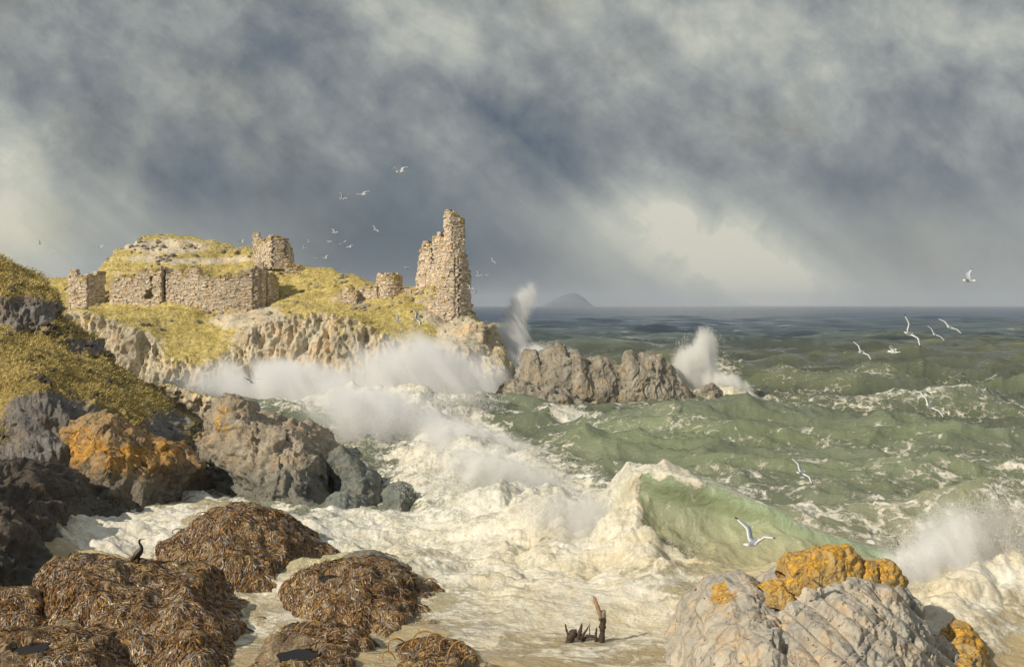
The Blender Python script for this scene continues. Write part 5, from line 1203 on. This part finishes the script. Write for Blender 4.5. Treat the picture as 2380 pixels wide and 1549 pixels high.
# ------------------------------------------------------------------ birds
def bird_mesh(name, inner=35, outer=-10, inner_r=None, outer_r=None, sweep=22, fold=1.0, span=1.06):
    """continuous gull: ringed body whose flanks are drawn out into both wings; x = forward, y = left"""
    xs = [-.235, -.20, -.13, -.06, .0, .05, .09, .13, .165, .195, .215, .235]
    rr_ = [(.045, .006), (.05, .014), (.034, .028), (.048, .044), (.058, .054), (.058, .054), (.05, .048), (.036, .036), (.032, .034), (.030, .032), (.018, .02), (.006, .007)]
    zc = [.012, .01, .004, 0, 0, 0, .004, .012, .02, .022, .019, .014]
    Nn_ = 12
    V = []; C_ = []
    white, grey, black = (.86, .86, .84), (.36, .39, .44), (.02, .02, .025)
    for x, (ry, rz), z0 in zip(xs, rr_, zc):
        for j in range(Nn_):
            a = 2 * math.pi * j / Nn_
            V.append((x, ry * math.cos(a), z0 + rz * math.sin(a)))
            C_.append(grey if (math.sin(a) > 0.35 and -.14 < x < .10) else white)
    F = []
    i0, i1 = 4, 7        # wing root spans rings 4..7
    for i in range(len(xs) - 1):
        for j in range(Nn_):
            if i0 <= i < i1 and (j in (0, Nn_ - 1) or j in (5, 6)): continue
            F.append([i * Nn_ + j, i * Nn_ + (j + 1) % Nn_, (i + 1) * Nn_ + (j + 1) % Nn_, (i + 1) * Nn_ + j])
    F.append([j for j in range(Nn_)][::-1]); F.append([(len(xs) - 1) * Nn_ + j for j in range(Nn_)])
    for side in (1, -1):
        jt, jm, jb = ((1, 0, Nn_ - 1) if side == 1 else (5, 6, 7))
        loop = [i * Nn_ + jt for i in range(i0, i1 + 1)] + [i1 * Nn_ + jm] + [i * Nn_ + jb for i in range(i1, i0 - 1, -1)] + [i0 * Nn_ + jm]
        m_ = i1 - i0 + 1
        up_in = R(inner if side == 1 or inner_r is None else inner_r); up_out = R(outer if side == 1 or outer_r is None else outer_r)
        prev = loop
        half = span / 2 - .05
        for s in (0.12, 0.28, 0.42, 0.5, 0.62, 0.76, 0.86, 0.94, 1.0):
            d_in = min(s, 0.46) * half; d_out = max(0, s - 0.46) * half
            y = .05 + d_in * math.cos(up_in) + d_out * math.cos(up_out)
            z = .02 + d_in * math.sin(up_in) + d_out * math.sin(up_out)
            xf = d_in * 0.28 * fold - d_out * math.tan(R(sweep))
            chord = (0.125 if s < .5 else 0.125 * (1 - ((s - .5) / .5) ** 1.6 * 0.82))
            th = .011 * (1 - s * .7)
            nz = np.array([0, -side * math.sin(up_in if s < .46 else up_out), math.cos(up_in if s < .46 else up_out)])
            ring = []
            for k in range(m_):
                f = k / (m_ - 1); cam_ = math.sin(math.pi * f) * .012
                p = np.array([xf - .05 + chord * (f - .35) * 1.0 + .03, side * y, z]) + nz * (cam_ + th)
                ring.append(p)
            ring.append(np.array([xf - .05 + chord * .72 + .03, side * y, z]))
            for k in range(m_ - 1, -1, -1):
                f = k / (m_ - 1); cam_ = math.sin(math.pi * f) * .012
                ring.append(np.array([xf - .05 + chord * (f - .35) + .03, side * y, z]) + nz * (cam_ - th))
            ring.append(np.array([xf - .05 - chord * .40 + .03, side * y, z]))
            base = len(V)
            for q, p in enumerate(ring):
                V.append(tuple(p))
                top_ = q < m_
                trail = q in (0, len(ring) - 1, 2 * m_)
                C_.append(black if s > 0.88 else (white if (trail or not top_) else grey))
            cur = list(range(base, base + len(ring)))
            for q in range(len(ring)):
                a_, b_ = q, (q + 1) % len(ring)
                fc_ = [prev[a_], prev[b_], cur[b_], cur[a_]]
                F.append(fc_ if side == -1 else fc_[::-1])
            prev = cur
        F.append(prev if side == -1 else prev[::-1])
    me = bpy.data.meshes.new(name); me.from_pydata(V, [], F)
    at = me.attributes.new('col', 'FLOAT_COLOR', 'POINT'); at.data.foreach_set('color', np.c_[np.array(C_), np.ones(len(C_))].astype(np.float32).ravel())
    me.polygons.foreach_set('use_smooth', np.ones(len(me.polygons), bool))
    me.materials.append(M['gull'])
    bm = bmesh.new(); bm.from_mesh(me); bmesh.ops.recalc_face_normals(bm, faces=bm.faces); bm.to_mesh(me); bm.free()
    return me
def bill_mesh():
    V, F = tube([(.228, 0, .014), (.25, 0, .012), (.268, 0, .007), (.276, 0, -.002)], [.010, .008, .006, .002], 6)
    me = bpy.data.meshes.new('bill'); me.from_pydata([tuple(v) for v in V], [], [tuple(int(i) for i in f) for f in F]); me.materials.append(M['bill']); return me
def eye_mesh(s):
    bm = bmesh.new()
    r_ = bmesh.ops.create_uvsphere(bm, u_segments=8, v_segments=6, radius=.0045); bmesh.ops.translate(bm, verts=r_['verts'], vec=(.207, s * .021, .028))
    me = bpy.data.meshes.new('eye'); bm.to_mesh(me); bm.free(); me.materials.append(M['eye']); return me
BM, EM, EM2 = bill_mesh(), eye_mesh(1), eye_mesh(-1)
POSE = {
 'raise': bird_mesh('gull_raised', 55, 30, 50, 20), 'vee': bird_mesh('gull_vee', 40, 5, 42, 0), 'glide': bird_mesh('gull_glide', 16, -8, 16, -8),
 'bank': bird_mesh('gull_bank', 30, 10, 10, -15, 30), 'down': bird_mesh('gull_down', 10, -30, 5, -35, 25), 'mixed': bird_mesh('gull_mixed', 62, 35, 5, -30, 28),
}
def gull(px, py, wpx, pose, yaw, roll, pitch, label, group=None, span_use=0.86, Y=None, bill=True):
    me = POSE[pose]
    roll = max(-34, min(34, roll)); yaw = 38 + yaw * 0.35 if yaw < 100 else 142 - (200 - yaw) * 0.4
    Y = Y or 1.06 * span_use * FPX / wpx
    o = bpy.data.objects.new('gull', me); COL.objects.link(o)
    o.location = P(px, py, Y)
    # yaw: 0 = flying to the right, 90 = away; roll > 0 lifts the left wing
    o.rotation_euler = (Matrix.Rotation(R(yaw), 3, 'Z') @ Matrix.Rotation(R(-pitch), 3, 'Y') @ Matrix.Rotation(R(roll), 3, 'X')).to_euler()
    tag(o, label, 'gull', group); o.scale = (1.28,) * 3
    if bill and wpx > 24:
        for m_, nm in ((BM, 'bill'), (EM, 'eye'), (EM2, 'eye')):
            b = bpy.data.objects.new(nm, m_); COL.objects.link(b); b.parent = o
    return o
# the large gulls over the sea
gull(1750, 1262, 96, 'raise', 12, 12, 0, 'large white gull with raised wings over the green hollow of the breaker')
gull(1862, 1098, 56, 'bank', 20, 62, -5, 'gull banking with one wing up above the breaker')
gull(2160, 945, 62, 'bank', 35, 55, -15, 'gull banking steeply over the green swell at right')
gull(2112, 775, 62, 'mixed', 20, 42, -5, 'largest of the gulls just below the horizon at right')
gull(2078, 818, 46, 'vee', 205, 12, 0, 'gull flying left, lowest of the gulls below the horizon')
gull(2002, 818, 44, 'bank', 30, 45, 0, 'leftmost gull of the five below the horizon at right')
gull(2172, 777, 38, 'bank', 70, 58, 0, 'grey gull between the two highest gulls below the horizon')
gull(2206, 760, 44, 'glide', 50, 48, 0, 'grey gull farthest right of the group below the horizon')
gull(2252, 652, 42, 'raise', 200, -35, 0, 'lone gull against dark sky right of the bright cloud')
gull(175, 1010, 44, 'raise', 160, -10, 0, 'gull with raised wings in front of the dark cliff face')
gull(97, 1078, 42, 'raise', 20, 15, 0, 'gull flying low over the dark wet rock at the left edge')
gull(585, 888, 36, 'vee', 200, 5, 0, 'white gull with spread wings against the pale mist')
gull(668, 936, 24, 'raise', 190, 20, 0, 'gull above the mist to the right of the other two by the grey boulder')
gull(608, 946, 34, 'glide', 170, 10, 0, 'gull skimming the top of the big grey boulder')
gull(640, 960, 22, 'glide', 20, -12, 0, 'small gull low over the crest of the big grey boulder')
gull(925, 745, 30, 'raise', 25, 25, 0, 'gull in front of the grassy slope below the round turret')
gull(967, 742, 36, 'mixed', 20, 35, 0, 'gull in front of the grey crag below the tall tower')
# the high ones
gull(930, 399, 40, 'vee', 190, -8, 0, 'highest gull, alone in the dark sky')
gull(842, 452, 34, 'bank', 200, -25, 0, 'second highest gull, wings spread in the dark sky')
gull(795, 462, 26, 'raise', 60, 60, 0, 'gull with wings upright left of the second highest')
SM = [(873, 534, 20, 'bank', 30, 30, 'gull by itself right of the small flock above the headland'), (778, 541, 22, 'vee', 20, 20, 'topmost gull of the small flock above the headland'),
      (766, 562, 18, 'glide', 10, 0, 'pale gull in the middle of the small flock'), (790, 567, 16, 'glide', 170, 15, 'gull at the lower edge of the small flock, centre'),
      (800, 562, 14, 'vee', 190, 0, 'tiny gull at the heart of the small flock'), (812, 574, 18, 'bank', 200, -30, 'lower right gull of the small flock'),
      (718, 563, 14, 'raise', 30, 20, 'gull left of the small flock, upper of two'), (707, 577, 14, 'raise', 30, 30, 'gull left of the small flock, lower of two'),
      (731, 600, 14, 'raise', 80, 40, 'gull just above the keep side of the ridge'), (756, 600, 18, 'vee', 200, -20, 'gull nearest above the round grassy hill'),
      (945, 622, 16, 'glide', 15, 0, 'faint gull left of the tall tower'), (1146, 607, 16, 'bank', 30, 35, 'highest gull right of the tall tower'),
      (1112, 641, 20, 'raise', 20, 30, 'left gull of the pair beside the tower'), (1128, 640, 18, 'glide', 170, 0, 'right gull of the pair beside the tower'),
      (1093, 671, 22, 'vee', 20, 25, 'gull close to the tower wall, higher one'), (1104, 681, 16, 'vee', 10, -20, 'gull close to the tower wall, lower one'), (1086, 695, 14, 'glide', 0, 10, 'lowest gull at the foot of the tower'),
      (562, 564, 16, 'raise', 200, -20, 'gull above the ridge left of the keep'), (233, 576, 20, 'vee', 200, -15, 'white gull in pale sky above the leftmost ruin'),
      (122, 587, 15, 'glide', 200, -20, 'lower of two faint gulls in the pale sky at far left'), (92, 566, 15, 'raise', 60, 30, 'upper of two faint gulls in the pale sky at far left')]
for (a, b, c, d, y_, r_, lb) in SM: gull(a, b, c, d, y_, r_, 0, lb, group='small distant gulls wheeling round the castle')

# cormorant standing on its rock
def ringbody(pts, radii, cols, sides=14, squash=None):
    pts = np.array(pts, float); n_ = len(pts); tg = np.gradient(pts, axis=0); tg /= np.linalg.norm(tg, axis=1)[:, None]
    a = np.cross(tg, np.array([0, 1.0, 0])); a /= np.linalg.norm(a, axis=1)[:, None]; b = np.tile([0, 1.0, 0], (n_, 1))
    V = []; C_ = []
    for i in range(n_):
        for j in range(sides):
            t = 2 * math.pi * j / sides
            V.append(pts[i] + a[i] * radii[i][0] * math.cos(t) + b[i] * radii[i][1] * math.sin(t)); C_.append(cols[i])
    F = [[i * sides + j, i * sides + (j + 1) % sides, (i + 1) * sides + (j + 1) % sides, (i + 1) * sides + j] for i in range(n_ - 1) for j in range(sides)]
    return np.array(V), F, C_, sides
def make_cormorant(px, py, Y):
    base = P(px, py, Y)
    h = HB  # not used for placing
    blk, brn, wht, thr = (.012, .013, .017), (.055, .035, .022), (.6, .58, .52), (.42, .40, .32)
    # tail -> body -> S neck -> head, x to the right
    pts = [(-.30, 0, .01), (-.24, 0, .05), (-.17, 0, .12), (-.09, 0, .20), (-.01, 0, .29), (.05, 0, .37), (.085, 0, .44), (.085, 0, .50), (.055, 0, .55), (.025, 0, .60), (.02, 0, .65), (.04, 0, .695), (.08, 0, .715), (.12, 0, .715), (.145, 0, .712)]
    rad = [(.012, .05), (.02, .055), (.06, .07), (.10, .095), (.115, .105), (.10, .09), (.065, .06), (.042, .042), (.036, .034), (.032, .03), (.032, .03), (.036, .032), (.034, .03), (.022, .02), (.012, .012)]
    cols = [blk, blk, brn, brn, brn, brn, blk, blk, blk, blk, blk, blk, thr, thr, thr]
    V, F, C_, s_ = ringbody(pts, rad, cols)
    F.append(list(range(s_))[::-1]); F.append([(len(pts) - 1) * s_ + j for j in range(s_)])
    me = bpy.data.meshes.new('cormorant'); me.from_pydata([tuple(v) for v in V], [], F)
    C_ = np.array(C_)
    wm_ = (np.abs(V[:, 0] + .02) < .05) & (V[:, 2] < .22) & (V[:, 2] > .1) & (V[:, 1] < -.04)
    C_[wm_] = wht
    C_ = np.where(((V[:, 1] < -.03) & (V[:, 2] > .12) & (V[:, 2] < .4) & (V[:, 0] < .02))[:, None], np.array(brn) * 1.3, C_)
    at = me.attributes.new('col', 'FLOAT_COLOR', 'POINT'); at.data.foreach_set('color', np.c_[C_, np.ones(len(C_))].astype(np.float32).ravel())
    me.polygons.foreach_set('use_smooth', np.ones(len(me.polygons), bool)); me.materials.append(M['cormorant'])
    bm = bmesh.new(); bm.from_mesh(me); bmesh.ops.recalc_face_normals(bm, faces=bm.faces); bm.to_mesh(me); bm.free()
    o = bpy.data.objects.new('cormorant', me); COL.objects.link(o); o.location = base
    tag(o, 'black cormorant standing on the seaweed covered rock with its bill raised', 'cormorant')
    def part(name, segs, mt, col=None):
        VV, FF, k = [], [], 0
        for p, r in segs:
            v, f = tube(p, r, 8); VV.append(v); FF.append(f + k); k += len(v)
        VV = np.vstack(VV); at_ = {'col': np.tile(col, (len(VV), 1))} if col else None
        q = mesh_from(name, VV, np.vstack(FF), 4, mt, attrs=at_); q.parent = o
        return q
    part('bill', [([(.14, 0, .715), (.19, 0, .728), (.235, 0, .742), (.25, 0, .738)], [.012, .009, .006, .003]), ([(.14, 0, .706), (.19, 0, .708), (.235, 0, .716)], [.009, .007, .003])], M['bill'])
    for sy in (-.05, .05):
        part('leg', [([(.0, sy, .20), (.01, sy, .10), (.0, sy, .0), (.0, sy, -.06)], [.03, .018, .014, .014])], M['cormorant'], blk)
        part('foot', [([(-.02, sy, -.02), (.04, sy, -.03), (.10, sy + d_, -.045)], [.016, .014, .006]) for d_ in (-.035, 0, .035)], M['cormorant'], blk)
    for sy in (-1, 1):   # folded wings lie along the flanks
        part('wing', [([(.04, sy * .085, .36), (-.03, sy * .105, .27), (-.12, sy * .09, .16), (-.22, sy * .05, .06), (-.28, sy * .02, .02)], [.035, .055, .05, .028, .01])], M['cormorant'], (.05, .033, .022))
    for em_, dy_ in ((EM, .012), (EM2, -.012)):
        q = bpy.data.objects.new('eye', em_); COL.objects.link(q); q.parent = o; q.location = (-.135, dy_, .695)
    return o
# rest the feet on the rock
cb = bvh_of(CB[1])
cx_ = X(322, 29.4)
best = None
for yy in np.linspace(28.4, 30.4, 30):
    hh = cb.ray_cast(Vector((X(322, yy), yy, 10)), Vector((0, 0, -1)))
    if hh[0] is not None:
        pyy = HY + (CAM_H - hh[0].z) / yy * FPX
        if best is None or pyy < best[0]: best = (pyy, yy, hh[0].z)
crm = make_cormorant(322, 1305, best[1]); crm.location.z = best[2] + 0.10; crm.scale = (1.02,) * 3

# ------------------------------------------------------------------ drift timber standing in the shallows
def timber(name, label, Y, branches, seed=0):
    VV, FF, CC, k = [], [], [], 0
    rg = np.random.default_rng(seed)
    for pts in branches:
        p = np.array([[*P(a, b, Y + d)] for a, b, d, r in pts]); r = np.array([q[3] for q in pts])
        t = np.linspace(0, len(p) - 1, len(p) * 5); pi = np.stack([np.interp(t, range(len(p)), p[:, c]) for c in range(3)], -1); ri = np.interp(t, range(len(p)), r)
        pi = pi + fbm(pi * 3.0, 3, seed)[:, None] * 0.02
        v, f = tube(pi, 0.72 * ri * (1 + rg.normal(size=len(ri)) * .10), 12)
        v = v + (fbm(v * 9, 3, seed + 2) * 0.022)[:, None] * np.array([1, 1, .2])
        VV.append(v); FF.append(f + k); k += len(v)
        hh = v[:, 2:3]
        CC.append(np.where(hh > 0.72, np.array([[.36, .20, .12]]), np.where(hh > 0.50, np.array([[.30, .24, .17]]), np.array([[.06, .042, .03]]))))
        # end cap
        for ring in (0, len(pi) - 1):
            VV.append(pi[ring:ring + 1]); CC.append(CC[-1][:1] if ring == 0 else CC[-1][-1:])
            FF.append(np.array([[k, (k - len(v) if False else f.min())][:1] * 4]) if False else np.zeros((0, 4), int)); k += 1
    V = np.vstack(VV); o = mesh_from(name, V, np.vstack([f for f in FF if len(f)]), 4, M['timber'], origin=tuple(P(branches[0][0][0], branches[0][0][1], Y)), attrs={'col': np.vstack(CC)})
    tag(o, label, 'driftwood')
    return o
timber('timber_post', 'crooked broken timber post standing out of the shallow foam', 27.2,
       [[(1396, 1500, 0, .12), (1400, 1470, 0, .115), (1402, 1440, 0, .12), (1401, 1420, 0, .125), (1398, 1417, 0, .03)], [(1397, 1440, -.06, .06), (1392, 1415, -.05, .085), (1385, 1400, -.03, .075), (1380, 1388, 0, .05), (1378, 1384, 0, .01)],
        [(1384, 1495, 0, .06), (1385, 1475, 0, .05), (1387, 1460, 0, .035), (1388, 1455, 0, .01)], [(1352, 1490, 0.1, .05), (1366, 1476, .05, .06), (1382, 1478, 0, .05), (1396, 1490, 0, .05)], [(1371, 1478, 0, .02), (1370, 1460, 0, .014), (1371, 1440, 0, .006)]], 3)
timber('tree_stump', 'low spiky stump of driftwood left of the timber post', 27.2,
       [[(1322, 1500, 0, .13), (1326, 1480, 0, .17), (1334, 1468, 0, .15), (1340, 1462, 0, .03)], [(1324, 1480, 0, .06), (1318, 1465, 0, .045), (1315, 1452, 0, .03), (1314, 1447, 0, .008)], [(1342, 1482, 0, .13), (1348, 1468, 0, .08), (1351, 1455, 0, .05), (1352, 1446, 0, .01)],
        [(1350, 1482, 0, .08), (1358, 1470, 0, .05), (1365, 1460, 0, .03), (1369, 1452, 0, .01)]], 4)

# ------------------------------------------------------------------ haze
hz = bpy.data.materials.new('haze_air'); hz.use_nodes = True
n = NT(hz.node_tree); n.n.clear(); out = n.new('ShaderNodeOutputMaterial'); pv = n.new('ShaderNodeVolumePrincipled')
pv.inputs['Color'].default_value = (.72, .78, .86, 1); pv.inputs['Density'].default_value = 0.00008; pv.inputs['Anisotropy'].default_value = 0.0
n.l.new(pv.outputs[0], out.inputs['Volume'])
bx0, bx1, by0, by1, bz0, bz1 = -11000, 11000, -60, 17000, -4.0, 190.0
Vh = np.array([[x, y, z] for x in (bx0, bx1) for y in (by0, by1) for z in (bz0, bz1)])
Fh = np.array([[0, 1, 3, 2], [4, 6, 7, 5], [0, 4, 5, 1], [2, 3, 7, 6], [0, 2, 6, 4], [1, 5, 7, 3]])
HAZE = True
if HAZE:
    ho = mesh_from('haze', Vh, Fh, 4, hz, smooth=False); tag(ho, kind='stuff')
